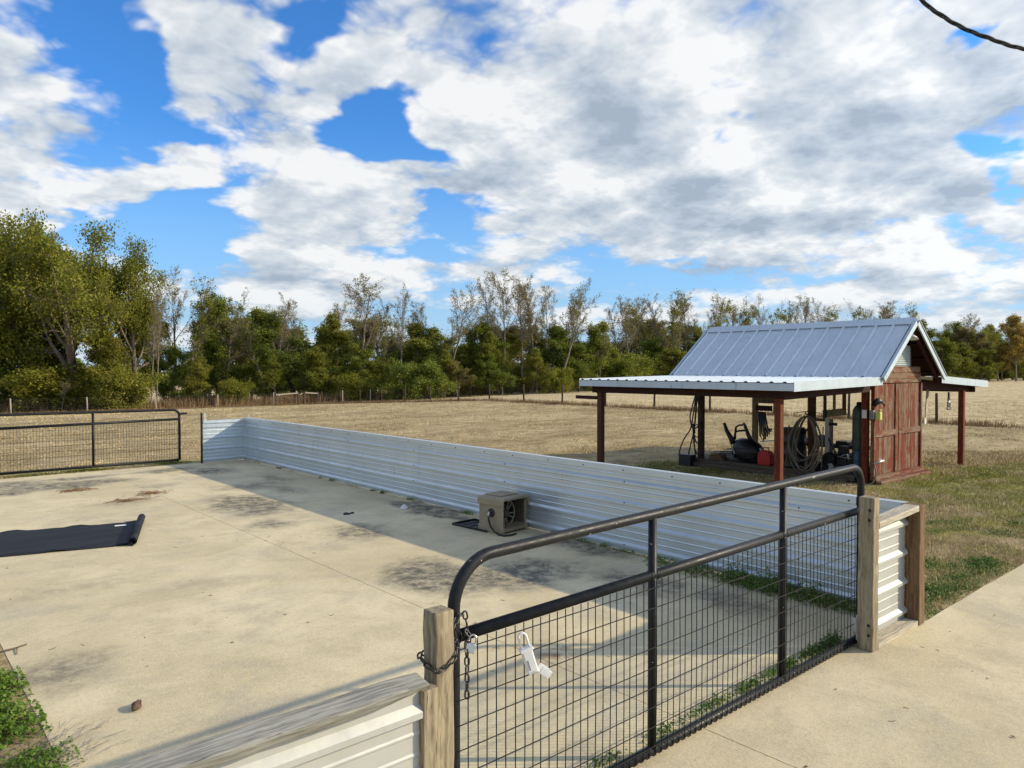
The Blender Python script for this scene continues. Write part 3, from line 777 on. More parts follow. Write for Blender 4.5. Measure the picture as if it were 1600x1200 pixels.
MB().lathe([(.05, -.03), (.055, .0), (.045, .03), (.03, .045)], 20, Mr).build('reel_hub', M['dark_tan'], fbx)
MB().lathe([(.11, -.19), (.11, -.04)], 24, Mr).build('drum', M['dark_tan'], fbx)
Ms = Mf @ Matrix.Translation((0, .19, .245)) @ Matrix.Rotation(-math.pi / 2, 4, 'Y')
MB().lathe([(.052, -.002), (.052, .012), (.040, .016)], 24, Ms).build('inlet_socket', M['black_plastic'], fbx)
MB().tube([Mf @ Vector(p) for p in ((-.012, .195, .25), (-.04, .195, .252), (-.052, .19, .24), (-.054, .187, .205))], .013, 10).build('elbow', M['steel'], fbx)
MB().tube([Mf @ Vector(p) for p in ((-.054, .187, .208), (-.056, .18, .15), (-.058, .15, .09), (-.062, .08, .035), (-.07, .0, .016), (-.06, -.08, .013), (.02, -.11, .013), (.12, -.10, .013))], .012, 9).build('hose', M['black_rubber'], fbx)
bt = thing('black_tray', (5.75, 7.3, 0), 'flat black plastic tray on the concrete partly under the tan reel box', 'tray')
Mt = Matrix.Translation((5.70, 6.93, 0)) @ Matrix.Rotation(rad(4), 4, 'Z')
MB().box((-.03, 0, .002), (.34, .62, .008), Mt).build('tray_floor', M['black_plastic'], bt)
MB().box((-.04, -.01, .002), (-.03, .63, .03), Mt).box((-.03, .62, .002), (.34, .63, .03), Mt).box((.34, -.01, .002), (.35, .63, .03), Mt).build('tray_rim', M['black_plastic'], bt, .003)
rb = MB()
for k in range(4): rb.box((.0, .12 + .12 * k, .0082), (.32, .135 + .12 * k, .016), Mt)
rb.build('tray_rib', M['black_plastic'], bt, .002)

# ------------------------------------------------------------------ rolled cloth and small things on the pad
rc = thing('rolled_mat', (1.6, 9.8, 0), 'dark woven ground cloth unrolled on the pad with one end still rolled', 'mat')
A0, A1 = Vector((2.27, 9.06, 0)), Vector((2.70, 10.37, 0))
ld_ = Vector((-.96, .265, 0)).normalized()
n1, n2 = 34, 10; vs = []; fs = []
for i in range(n1 + 1):
    for j in range(n2 + 1):
        p = A0.lerp(A1, j / n2) + ld_ * (3.3 * i / n1)
        zz_ = .006 + .004 * math.sin(i * .9 + j * .5) ** 2 + .010 * math.exp(-((j - 3.2) / .6) ** 2) * (i > 2) + .008 * math.exp(-((j - 6.4) / .5) ** 2) * (i > 3) + (.016 if j in (0, n2) and i % 7 < 2 else 0)
        vs.append((p.x, p.y, zz_))
for i in range(n1):
    for j in range(n2): a_ = i * (n2 + 1) + j; fs.append((a_, a_ + 1, a_ + n2 + 2, a_ + n2 + 1))
sh = MB().add(vs, fs, True).build('cloth_sheet', M['cloth'], rc)
md = sh.modifiers.new('solid', 'SOLIDIFY'); md.thickness = .003
rl = MB(); ax_ = (A1 - A0).normalized(); nrm_ = -ld_
sp = []
for i in range(60):
    a_ = -math.pi / 2 - i / 60 * 5.5 * math.pi; r_ = .050 - .034 * i / 60
    sp.append((r_ * math.cos(a_), r_ * math.sin(a_)))
p0 = A0 - ax_ * .05; p1 = A1 + ax_ * .05; vs = []; fs = []
for e in (p0, p1):
    for rr_ in (1.0, .94):
        for u, v in sp: vs.append(e + nrm_ * (u * rr_) + Vector((0, 0, .053 + v * rr_)))
k = len(sp)
for i in range(k - 1): fs += [(i, i + 1, 2 * k + i + 1, 2 * k + i), (k + i + 1, k + i, 3 * k + i, 3 * k + i + 1), (i, k + i, k + i + 1, i + 1), (2 * k + i + 1, 3 * k + i + 1, 3 * k + i, 2 * k + i)]
rl.add(vs, fs, True).build('cloth_roll', M['cloth'], rc)
q = A1 + ld_ * .16 - ax_ * .22
MB().beam(q + Vector((0, 0, .018)), q + ld_ * .13 + Vector((0, 0, .018)), .07, .002).build('paper_tag', M['paper'], rc)

cp = thing('plumbing_fitting', (5.76, 8.88, 0), 'small white plastic fitting lying on the concrete near the metal wall', 'fitting')
MB().lathe([(.055, .001), (.055, .022), (.050, .026)], 18, Matrix.Translation((5.76, 8.88, 0))).build('cap_flange', M['white_plastic'], cp)
MB().lathe([(.030, .0262), (.030, .052), (.022, .056)], 14, Matrix.Translation((5.76, 8.88, 0))).build('cap_stub', M['white_plastic'], cp)
pd = MB(); Mp = Matrix.Translation((1.18, 4.68, .022)) @ Matrix.Rotation(rad(58), 4, 'Z') @ Matrix.Rotation(math.pi / 2, 4, 'Y')
pd.lathe([(.002, -.055), (.014, -.045), (.022, -.02), (.024, .005), (.018, .03), (.006, .048), (.003, .075)], 12, Mp)
for k in range(6):
    a_ = k * math.pi / 3
    pd.tube([Mp @ Vector((r_ * math.cos(a_), r_ * math.sin(a_), z)) for r_, z in ((.004, -.05), (.023, -.02), (.026, .005), (.019, .03), (.005, .05))], .0028, 5)
tag(pd.build('seed_pod', M['pod']), 'brown dried seed pod lying on the near concrete', 'seed pod')
def litter(x, y, rx, ry, n, label, ang):
    mb = MB(); r2 = random.Random(int(x * 100))
    for i in range(n):
        a_ = r2.gauss(ang, .5); u, v = r2.gauss(0, rx * .45), r2.gauss(0, ry * .45); L = r2.uniform(.05, .16)
        px_, py_ = x + u, y + v; z = r2.uniform(.003, .016)
        mb.tube([(px_ - math.cos(a_) * L / 2, py_ - math.sin(a_) * L / 2, z), (px_, py_, z + .012), (px_ + math.cos(a_) * L / 2, py_ + math.sin(a_) * L / 2, max(.003, z - .004))], .003, 3, False)
    o_ = mb.build('leaf_litter', M['needle'], fix=False); return tag(o_, label, 'leaf litter', 'heaps of dry needles on the concrete')
litter(2.59, 13.7, .26, .16, 70, 'small heap of brown needles left of the two by the joint', .3)
litter(3.02, 12.15, .34, .14, 60, 'thin streak of brown needles nearest the rolled cloth', .2)
litter(3.42, 12.6, .26, .22, 60, 'loose heap of brown needles lying on the concrete joint', .2)
lt = MB(); r3 = random.Random(17)
for i in range(170):
    if i < 110: x, y = r3.uniform(.9, 6.1), r3.uniform(2.6, 15.8)
    else: x, y = r3.uniform(-1, 12), r3.uniform(.2, 2.1)
    a_ = r3.uniform(0, 6.28); L = r3.uniform(.008, .035)
    if r3.random() < .5: lt.tube([(x, y, .003), (x + L * math.cos(a_), y + L * math.sin(a_), .004), (x + L * 1.7 * math.cos(a_ + .4), y + L * 1.7 * math.sin(a_ + .4), .003)], .0016, 3, False)
    else: lt.add([(x, y, .003), (x + L * .6 * math.cos(a_), y + L * .6 * math.sin(a_), .007), (x + L * math.cos(a_ + .5), y + L * math.sin(a_ + .5), .004), (x + L * .6 * math.cos(a_ + 1), y + L * .6 * math.sin(a_ + 1), .008)], [(0, 1, 2, 3)])
tag(lt.build('litter_specks', M['pod'], fix=False), 'tiny dry leaf and twig bits scattered over the concrete', 'litter', None, 'stuff')
db = MB()
for k in range(5): db.lathe([(.05 - .006 * k, .002), (.045 - .006 * k, .012), (.02, .018)], 7, Matrix.Translation((4.98 + random.uniform(-.06, .06), 9.06 + random.uniform(-.03, .03), 0)))
tag(db.build('debris_lump', M['black_rubber']), 'small black lump of debris in the middle of the concrete', 'debris')
tw = MB(); tw.tube([(.66, 6.2, .02), (.78, 6.24, .012), (.86, 6.28, .01)], .006, 5).tube([(.8, 6.25, .012), (.78, 6.12, .006)], .004, 5)
tag(tw.build('dead_twig', M['bark']), 'dead forked twig at the left edge of the pad', 'twig')

# ------------------------------------------------------------------ twisted overhead cable
cb = thing('overhead_cable', (4.5, 1.44, 3.85), 'twisted black service cable crossing the top right sky', 'cable')
cp_ = [Vector(p) for p in ((3.2, 2.55, 5.75), (3.7, 2.12, 4.9), (4.05, 1.82, 4.38), (4.33, 1.58, 4.0), (4.405, 1.51, 3.915), (4.49, 1.44, 3.852), (4.59, 1.345, 3.792), (4.75, 1.21, 3.73), (5.1, .92, 3.66), (5.7, .42, 3.63), (6.6, -.3, 3.75), (8.2, -1.6, 4.2))]
def spline(P, m):
    out = []
    P = [P[0] * 2 - P[1]] + P + [P[-1] * 2 - P[-2]]
    for i in range(1, len(P) - 2):
        for k in range(m):
            t_ = k / m; a_, b_, c_, d_ = P[i - 1:i + 3]
            out.append(.5 * ((2 * b_) + (c_ - a_) * t_ + (2 * a_ - 5 * b_ + 4 * c_ - d_) * t_ ** 2 + (3 * b_ - a_ - 3 * c_ + d_) * t_ ** 3))
    out.append(P[-2]); return out
axis = spline(cp_, 60)
res = [axis[0]]; acc = 0
for a_, b_ in zip(axis, axis[1:]):
    res.append(b_)
dist = 0; ph = []
for i, p in enumerate(res):
    if i: dist += (p - res[i - 1]).length
    ph.append(dist / .26 * 2 * math.pi)
for k in range(3):
    pts = []
    for i, p in enumerate(res):
        t_ = (res[min(i + 1, len(res) - 1)] - res[max(i - 1, 0)]).normalized()
        a_ = t_.cross(Vector((0, 0, 1))).normalized(); b_ = a_.cross(t_)
        th = ph[i] + k * 2 * math.pi / 3
        pts.append(p + (a_ * math.cos(th) + b_ * math.sin(th)) * .0068)
    MB().tube(pts, .0056 if k else .0045, 7).build('cable_strand', M['cable'], cb)

# ------------------------------------------------------------------ shed with two lean-tos
SZ = -.25
shd = thing('shed', (15.85, 8.2, SZ), 'open pole shed with blue-grey metal gable roof, two lean-tos and peeling red doors', 'shed')
RX, RZ = 15.87, 2.965                    # ridge
EXL, EXR, EZ = 14.33, 17.41, 1.83        # eaves of the gable
RY0, RY1 = 5.78, 10.6
def roof_panels(ex, n=14):
    """ribbed panels of one slope, each its own part sharing one mesh"""
    wdt = (RY1 - RY0 - .10) / n
    d = Vector((ex - RX, 0, EZ - RZ)); L = d.length; d.normalize()
    nrm = Vector((-d.z, 0, d.x)) if ex > RX else Vector((d.z, 0, -d.x))
    if nrm.z < 0: nrm = -nrm
    prof = [(0, .034), (.014, .034), (.026, 0), (wdt * .36, 0), (wdt * .36 + .006, .004), (wdt * .36 + .018, .004), (wdt * .36 + .024, 0), (wdt * .68, 0), (wdt * .68 + .006, .004), (wdt * .68 + .018, .004), (wdt * .68 + .024, 0), (wdt - .034, 0), (wdt - .014, .034), (wdt - .001, .034)]
    vs = []; fs = []; k = len(prof)
    for s_ in (0.02, L + .03):
        for u, v in prof: vs.append(d * s_ + nrm * v + Vector((0, u, 0)))
        for u, v in prof: vs.append(d * s_ + nrm * (v - .003) + Vector((0, u, 0)))
    for i in range(k - 1): fs += [(i, i + 1, 2 * k + i + 1, 2 * k + i), (k + i + 1, k + i, 3 * k + i, 3 * k + i + 1)]
    fs += [tuple(range(2 * k, 3 * k)) + tuple(range(4 * k - 1, 3 * k - 1, -1))]
    me_ = MB().add(vs, fs).mesh('roof_panel', M['galv_roof'], (0, 0, 0))
    for i in range(n): link_mesh('roof_panel', me_, (RX, RY0 + .05 + wdt * i, RZ + .01), shd)
roof_panels(EXL); roof_panels(EXR)
for ex in (EXL, EXR):
    d = Vector((ex - RX, 0, EZ - RZ)).normalized(); up = Vector((-d.z, 0, d.x)); up = up if up.z > 0 else -up
    a_ = Vector((RX, 0, RZ)) + d * .03 - up * .012; e_ = Vector((ex, 0, EZ)) - d * .02 - up * .012
    MB().prism([(a_.x, a_.z), (e_.x, e_.z), (e_.x - up.x * .014, e_.z - up.z * .014), (a_.x - up.x * .014, a_.z - up.z * .014)], lambda u, v, t_: (u, t_, v), RY0 + .03, RY1 - .03).build('shade_sheet', M['dark_beam'], shd)  # dark sheet added below the panels so the roof underside looks shaded
MB().prism([(-.17, -.105), (0, .022), (.17, -.105), (.175, -.115), (.165, -.12), (0, .012), (-.165, -.12), (-.175, -.115)], lambda u, v, t_: (RX + u, t_, RZ + .028 + v), RY0 + .005, RY1 - .02).build('ridge_cap', M['galv_roof'], shd)
for ex in (EXL, EXR):                     # rake boards, front and back
    d = Vector((ex - RX, 0, EZ - RZ)).normalized(); up = Vector((-d.z, 0, d.x)); up = up if up.z > 0 else -up
    for y in (RY0 - .002, RY1 + .002):
        a_ = Vector((RX, y, RZ - .035)); e_ = Vector((ex, y, EZ - .035))
        MB().beam(a_ + d * .045, e_ + d * .02, .03, .10, tuple(up)).build('rake_trim', M['galv_trim'], shd)
        MB().beam(a_ + d * .05 + up * .068, e_ + d * .05 + up * .068, .06, .012, tuple(up)).build('rake_cap', M['galv_trim'], shd)
    for y in np.linspace(RY0 + .12, RY1 - .15, 7):
        a_ = Vector((RX, y, RZ - .11)); e_ = Vector((ex, y, EZ - .11))
        MB().beam(a_ + d * .02, e_, .04, .09, tuple(up)).build('rafter', M['dark_beam_x'], shd)
    for s_ in (.25, .75, 1.25, 1.75):
        p = Vector((RX, 0, RZ)) + d * s_ - up * .055
        MB().beam((p.x, RY0 + .035, p.z), (p.x, RY1 - .04, p.z), .09, .025, tuple(up)).build('purlin', M['dark_beam'], shd)

def lean_to(xi, zi, xo, zo, y0, y1, n):
    wdt = (y1 - y0) / n; d = Vector((xo - xi, 0, zo - zi)); L = d.length; d.normalize()
    up = Vector((-d.z, 0, d.x)); up = up if up.z > 0 else -up
    prof = []
    m_ = 4
    for i in range(m_):
        u = wdt * i / m_
        prof += [(u, 0), (u + wdt / m_ * .42, 0), (u + wdt / m_ * .52, .020), (u + wdt / m_ * .68, .020), (u + wdt / m_ * .78, 0)]
    prof.append((wdt - .001, 0)); k = len(prof); vs = []; fs = []
    for s_ in (0, L):
        for u, v in prof: vs.append(d * s_ + up * v + Vector((0, u, 0)))
        for u, v in prof: vs.append(d * s_ + up * (v - .003) + Vector((0, u, 0)))
    for i in range(k - 1): fs += [(i, i + 1, 2 * k + i + 1, 2 * k + i), (k + i + 1, k + i, 3 * k + i, 3 * k + i + 1)]
    fs.append(tuple(range(2 * k, 3 * k)) + tuple(range(4 * k - 1, 3 * k - 1, -1)))
    me_ = MB().add(vs, fs).mesh('roof_panel', M['galv_roof'], (0, 0, 0))
    for i in range(n): link_mesh('roof_panel', me_, (xi, y0 + wdt * i, zi), shd)
    sgn = 1 if xo > xi else -1
    MB().box((xo - .012 if sgn > 0 else xo, y0 - .0, zo - .130), (xo if sgn > 0 else xo + .012, y1, zo - .012)).build('fascia', M['galv_trim'], shd)
    lo_, hi_ = (xi, zi), (xo - sgn * .0125, zo)
    for y in (y0 - .012, y1):
        MB().prism([(lo_[0], lo_[1] - .135), (hi_[0], hi_[1] - .140), (hi_[0], hi_[1] + .018), (lo_[0], lo_[1] + .018)], lambda u, v, t_: (u, t_, v), y, y + .0115).build('fascia', M['galv_trim'], shd)
    for y in np.linspace(y0 + .15, y1 - .2, 6):
        MB().beam((xi, y, zi - .06), (xo - sgn * .05, y, zo - .06), .04, .09).build('rafter', M['dark_beam_x'], shd)
lean_to(14.36, 1.815, 11.02, 1.765, 5.83, 10.46, 5)
lean_to(17.38, 1.815, 20.42, 1.675, 5.83, 10.46, 5)
# beams
MB().box((11.24, 6.10, 1.50), (11.30, 10.30, 1.625)).build('beam', M['dark_beam'], shd)
MB().box((20.05, 6.0, 1.42), (20.11, 10.3, 1.57)).build('beam', M['dark_beam'], shd)
for x in (14.56, 17.02): MB().box((x, 6.16, 1.58), (x + .06, 10.3, 1.76)).build('beam', M['dark_beam'], shd)
MB().beam((11.31, 6.13, 1.555), (14.5, 6.13, 1.62), .05, .15).build('beam', M['dark_beam_x'], shd)
MB().beam((17.12, 6.13, 1.62), (20.45, 6.13, 1.50), .05, .16).build('beam', M['dark_beam_x'], shd)
MB().beam((11.31, 10.22, 1.555), (17.0, 10.22, 1.62), .05, .15).build('beam', M['dark_beam_x'], shd)
# posts
POSTS = [(11.27, 6.20, 1.499, 'red_post'), (11.27, 10.09, 1.499, 'dark_post'), (14.59, 6.23, 1.579, 'red_post'), (14.59, 7.3, 1.579, 'dark_post'), (14.59, 9.96, 1.579, 'dark_post'),
         (16.98, 6.25, 1.579, 'red_post'), (17.0, 10.0, 1.579, 'brown_wood'), (19.25, 6.02, 1.47, 'red_post'), (20.08, 10.1, 1.419, 'brown_wood')]
for x, y, zt, mt in POSTS:
    h_ = .058 if x != 11.27 else .055
    MB().box((x - h_, y - h_, SZ - .2), (x + h_, y + h_, zt)).build('post', M[mt], shd, .005)
MB().box((11.22, 10.16, 1.36), (11.26, 10.75, 1.43)).build('brace', M['dark_beam'], shd)
# front: gable boards, vent, doors, step
DX0, DX1, DY = 14.58, 16.90, 6.10
def gable_x(z):
    k = (RZ - .16 - z) / (RZ - EZ) * (RX - EXL); return RX - k, RX + k
for (za, zb_) in ((1.70, 1.775), (1.78, 1.90), (1.905, 2.03)):
    a0, a1 = gable_x(za); b0, b1 = gable_x(zb_)
    a0 = max(a0, DX0 - .02); a1 = min(a1, DX1 + .02); b0 = max(b0, DX0 - .02); b1 = min(b1, DX1 + .02)
    yy = DY - .03 if za < 1.75 else DY - .012 - .01 * (za < 1.85)
    MB().prism([(a0, za), (a1, za), (b1, zb_), (b0, zb_)], lambda u, v, t_: (u, t_, v), yy, DY + .01).build('gable_board', M['red_wood_x'], shd, .003)
vz0, vz1 = 2.035, 2.46
VX1 = 16.42
poly = [(gable_x(vz0)[0] + .02, vz0), (VX1, vz0), (VX1, vz1), (gable_x(vz1)[0], vz1)]
vent = MB().prism(poly, lambda u, v, t_: (u, t_, v), DY + .012, DY + .03).build('vent', M['louvre'], shd)
for z in np.arange(vz0 + .03, vz1 - .02, .042):
    x0_ = max(gable_x(z + .03)[0] + .03, DX0)
    MB().beam((x0_, DY + .000, z + .008), (VX1 - .02, DY + .000, z + .008), .03, .008, (0, -.6, .8)).build('vent_slat', M['louvre'], vent)
MB().box((VX1 + .003, DY + .0, vz0), (VX1 + .06, DY + .04, vz1 + .03)).build('gable_stud', M['dark_beam'], shd)
mx_ = (DX0 + DX1) / 2 - .02
for s_ in (0, 1):
    x0_, x1_ = (DX0 + .05, mx_ - .01) if s_ == 0 else (mx_ + .01, DX1 - .05)
    nP = 5; wP = (x1_ - x0_) / nP
    door = MB().box((x0_, DY - .052, .66), (x1_ - .14 * (1 - s_), DY - .021, .775)).build('door', M['red_wood_x'], shd, .003)
    for i in range(nP):
        MB().box((x0_ + wP * i + .003, DY - .02 + random.uniform(-.003, .003), SZ + .17), (x0_ + wP * (i + 1) - .003, DY + .005, 1.685)).build('plank', M['red_wood_z'], door, .003)
    xe = x1_ - .13 if s_ == 0 else x0_
    MB().box((xe, DY - .046, SZ + .17), (xe + .13, DY - .0205, 1.685) if s_ else (xe + .13, DY - .046 + .0255, 1.685)).build('door_stile', M['red_wood_z'], door, .003)
    if s_: MB().box((x0_ + .13, DY - .05, .665), (x0_ + .17, DY - .0535, .77)).build('latch', M['black_rubber'], door)
MB().box((DX1 - .048, DY - .06, SZ + .12), (DX1 + .02, DY + .02, 1.695)).build('door_jamb', M['red_wood_z'], shd, .004)
MB().box((DX0 - .012, DY - .05, SZ + .12), (DX0 + .047, DY + .02, 1.695)).build('door_jamb', M['red_wood_z'], shd, .004)
MB().box((DX0 - .02, DY - .10, SZ + .085), (DX1 + .06, DY + .02, SZ + .165)).build('door_sill', M['red_wood_x'], shd, .004)
MB().box((DX0 - .03, DY - .20, SZ + .035), (DX1 + .10, DY - .09, SZ + .082)).build('step_board', M['red_wood_x'], shd, .004)
for i in range(9):
    x_ = DX0 + .02 + i * .28
    MB().box((x_, DY - .185, SZ - .1), (x_ + .265, DY - .10, SZ + .034)).build('brick', M['brick'], shd, .006)
# floor deck and sill timbers
for (a_, b_) in (((14.50, 6.4), (14.50, 10.3)), ((14.36, 6.5), (14.36, 10.2))):
    MB().beam((*a_, SZ + (.10 if a_[0] > 14.4 else .03)), (*b_, SZ + (.10 if a_[0] > 14.4 else .03)), .12, .12).build('sill_timber', M['old_wood_y'], shd, .006)
for i in range(14):
    x_ = 14.57 + i * .175
    MB().box((x_, 6.32, SZ + .10), (x_ + .168, 10.25, SZ + .14 + random.uniform(-.004, .004))).build('floor_board', M['old_wood_y'], shd, .003)
# lamp under the gable, small fittings that are screwed on the shed
lmp = MB().lathe([(.028, .10), (.035, .07), (.075, .045), (.125, .0), (.12, -.004), (.03, .03)], 18, Matrix.Translation((15.93, 5.90, 2.60)) @ Matrix.Rotation(rad(18), 4, 'Y')).build('lamp_shade', M['white_plastic'], shd)
MB().tube([(15.93, 5.90, 2.69), (15.90, 5.97, 2.76), (15.89, 6.09, 2.76)], .012, 8).build('lamp_arm', M['black_rubber'], lmp)
MB().box((14.522, 6.18, 1.03), (14.531, 6.27, 1.19)).build('paper_notice', M['paper'], shd)
ytp = thing('power_outlet', (14.56, 6.0, 1.05), 'yellow-green plug on a grey box fixed to the red door corner', 'outlet')
MB().box((14.50, 6.045, 1.02), (14.58, 6.12, 1.19)).build('outlet_box', M['grey_plastic'], ytp, .006)
MB().box((14.56, 5.94, 1.0), (14.66, 6.04, 1.16)).build('plug', M['yellow_plastic'], ytp, .02, seg=3)
MB().tube([(14.61, 5.97, 1.16), (14.61, 5.96, 1.21)], .022, 10).build('plug_cap', M['yellow_plastic'], ytp)
nzl = thing('spray_nozzle', (14.6, 5.98, 1.3), 'black hose nozzle hooked at the upper left of the red doors', 'nozzle')
MB().tube([(14.52, 6.045, 1.30), (14.60, 6.0, 1.37), (14.70, 5.97, 1.35)], [.05, .06, .035], 12).build('nozzle_body', M['black_plastic'], nzl)
MB().tube([(14.69, 5.97, 1.355), (14.80, 5.95, 1.27)], [.022, .014], 8).build('nozzle_tip', M['black_plastic'], nzl)
fct = thing('water_tap', (14.55, 5.98, .2), 'small pale water tap at the lower left of the red doors', 'tap')
MB().tube([(14.52, 6.04, .17), (14.58, 5.98, .195), (14.70, 5.93, .22)], .026, 10).build('tap_body', M['alum'], fct)
MB().tube([(14.56, 5.95, .19), (14.565, 5.94, .25)], .012, 8).lathe([(.03, 0), (.03, .012)], 10, Matrix.Translation((14.565, 5.94, .25))).build('tap_handle', M['white_plastic'], fct)
hs = MB().tube(spline([Vector(p) for p in ((14.52, 6.03, .16), (14.50, 5.98, .0), (14.46, 6.0, -.15), (14.40, 6.08, -.225), (14.2, 6.3, -.232), (13.9, 6.4, -.233))], 8), .014, 8).build('garden_hose', M['hose']); tag(hs, 'short pale hose dropping from the tap to the ground', 'hose')

# ------------------------------------------------------------------ things kept under the shed
FZ = SZ + .145
# coiled hose on a rack round the second post
hr = thing('hose_hanger', (14.55, 7.3, 1.0), 'pale hose hung in big loops on a post under the shed', 'hose')
for i in range(9):
    hgt = random.uniform(.82, 1.22); wd_ = random.uniform(.20, .38); off = random.uniform(-.10, .12); xo_ = 14.50 - .018 * i
    pts = []
    for a_ in np.linspace(0, 2 * math.pi, 40, endpoint=False):
        zz_ = math.cos(a_); xx_ = math.sin(a_) * (1 - .25 * (zz_ > 0) * zz_)
        pts.append((xo_ + .01 * math.sin(a_ * 2 + i), 7.33 + off * (1 - zz_) * .5 + wd_ * xx_, 1.02 - hgt / 2 + hgt / 2 * zz_ + random.uniform(-.004, .004)))
    MB().tube(pts, .0125, 7, False, True, True).build('hose_loop', M['hose'], hr)
MB().tube([(14.5, 7.02, 1.0), (14.47, 7.05, 1.09), (14.44, 7.33, 1.12), (14.47, 7.62, 1.07), (14.5, 7.62, .98)], .008, 6).tube([(14.53, 7.32, 1.06), (14.36, 7.32, 1.06), (14.34, 7.32, 1.12)], .012, 6).build('hanger_bracket', M['black_rubber'], hr)
MB().tube([(14.50, 7.75, .82), (14.48, 7.78, .2), (14.47, 7.80, -.08)], .012, 7).build('hose_end', M['hose'], hr)
MB().tube([(14.50, 7.02, .82), (14.46, 7.02, .3), (14.45, 7.03, -.06)], .011, 7).build('hose_end', M['hose'], hr)

# tilted black chair
cr = thing('plastic_chair', (14.95, 9.05, FZ), 'bulky black chair tipped back with one arm in the air, under the shed', 'chair')
Mc = Matrix.Translation((14.95, 9.02, FZ + .02))
prof = [(.22, .0), (.34, .03), (.38, .14), (.37, .32), (.33, .42), (.24, .49), (.10, .53), (.02, .535)]
MB().lathe(prof, 20, Mc @ Matrix.Rotation(rad(14), 4, 'X') @ Matrix.Diagonal((.7, 1.0, .92, 1))).build('seat_shell', M['black_plastic'], cr)
MB().tube([(14.9, 9.30, .28), (14.89, 9.38, .42), (14.88, 9.47, .56), (14.87, 9.535, .74)], [.075, .055, .045, .032], 10).build('arm_rest', M['black_plastic'], cr)
fr = MB()
fr.tube([(14.87, 9.26, .38), (14.86, 9.24, .50), (14.86, 9.22, .66)], [.035, .028, .024], 8)
fr.tube([(14.86, 9.22, .66), (14.86, 9.14, .71), (14.86, 9.06, .715), (14.86, 9.015, .76), (14.87, 9.0, .70), (14.88, 8.92, .5), (14.9, 8.82, .33)], [.022, .022, .024, .022, .034, .045, .06], 8)
fr.tube([(14.86, 9.21, .56), (14.86, 9.12, .585), (14.86, 8.98, .60)], .022, 8)
fr.build('back_frame', M['black_plastic'], cr)
MB().tube([(14.62, 9.2, .28), (14.64, 9.12, .10), (14.63, 9.14, .02)], .012, 6).build('cable_tail', M['alum'], cr)
# boards and tarp in front of the chair
hp = MB()
for i in range(26):
    y = random.uniform(8.75, 9.75); x = random.uniform(14.62, 15.2); a_ = random.uniform(-.5, .5)
    hp.beam((x - .22 * math.sin(a_), y - .26 * math.cos(a_), FZ + .03 + .012 * i), (x + .22 * math.sin(a_), y + .26 * math.cos(a_), FZ + .02 + .010 * i), .07, .015)
tag(hp.build('scrap_pile', M['black_plastic']), 'low heap of dark scrap boards in front of the tipped chair', 'scrap pile', None, 'stuff')
cbx = MB(); Mz = Matrix.Translation((14.60, 9.55, FZ)) @ Matrix.Rotation(rad(8), 4, 'Z')
cbx.prism([(-.16, 0), (.20, 0), (.16, .13), (-.05, .16)], lambda u, v, t_: Mz @ Vector((t_, u, v)), 0, .3)
tag(cbx.build('cardboard_sheet', M['cardboard'], None, .004), 'folded brown cardboard on the shed floor left of the red fuel can', 'cardboard')
rdx = MB().tube([(15.1, 8.75, .36), (14.9, 8.3, .42), (14.8, 8.0, .47)], .012, 6).build('metal_rod', M['alum']); tag(rdx, 'thin metal rod leaning between the tipped chair and the black drum', 'rod')
# red can
can = thing('fuel_can', (14.72, 8.42, FZ), 'red plastic fuel can on the shed floor behind the front corner post', 'fuel can')
MB().prism([(-.14, 0), (.14, 0), (.15, .03), (.15, .22), (.10, .30), (-.07, .32), (-.15, .22), (-.15, .03)], lambda u, v, t_: (14.72 + t_, 8.40 - u, FZ + v), -.10, .10).build('can_body', M['red_plastic'], can, .02, seg=3)
MB().tube([(14.72, 8.32, FZ + .29), (14.72, 8.33, FZ + .37), (14.72, 8.45, FZ + .375), (14.72, 8.47, FZ + .30)], .015, 8).build('can_handle', M['red_plastic'], can)
MB().tube([(14.72, 8.50, FZ + .27), (14.72, 8.53, FZ + .36)], [.028, .022], 10).build('spout', M['alum'], can)
# black drum
drm = thing('metal_drum', (14.95, 7.9, FZ), 'black metal drum with a lever on its lid beside the hose loops', 'drum')
Md = Matrix.Translation((14.95, 7.88, FZ))
MB().lathe([(.255, 0), (.262, .02), (.255, .04), (.255, .26), (.264, .28), (.255, .30), (.255, .52), (.264, .54), (.255, .56), (.255, .78), (.264, .80), (.25, .81)], 26, Md).build('drum_body', M['black_plastic'], drm)
MB().lathe([(.22, .811), (.22, .835)], 24, Md).build('drum_lid', M['black_plastic'], drm)
MB().tube([(14.90, 7.66, .62), (14.88, 7.58, .66), (14.87, 7.52, .74)], .018, 7).tube([(14.85, 8.16, .66), (14.82, 8.22, .72)], .016, 7).build('lever', M['black_plastic'], drm)
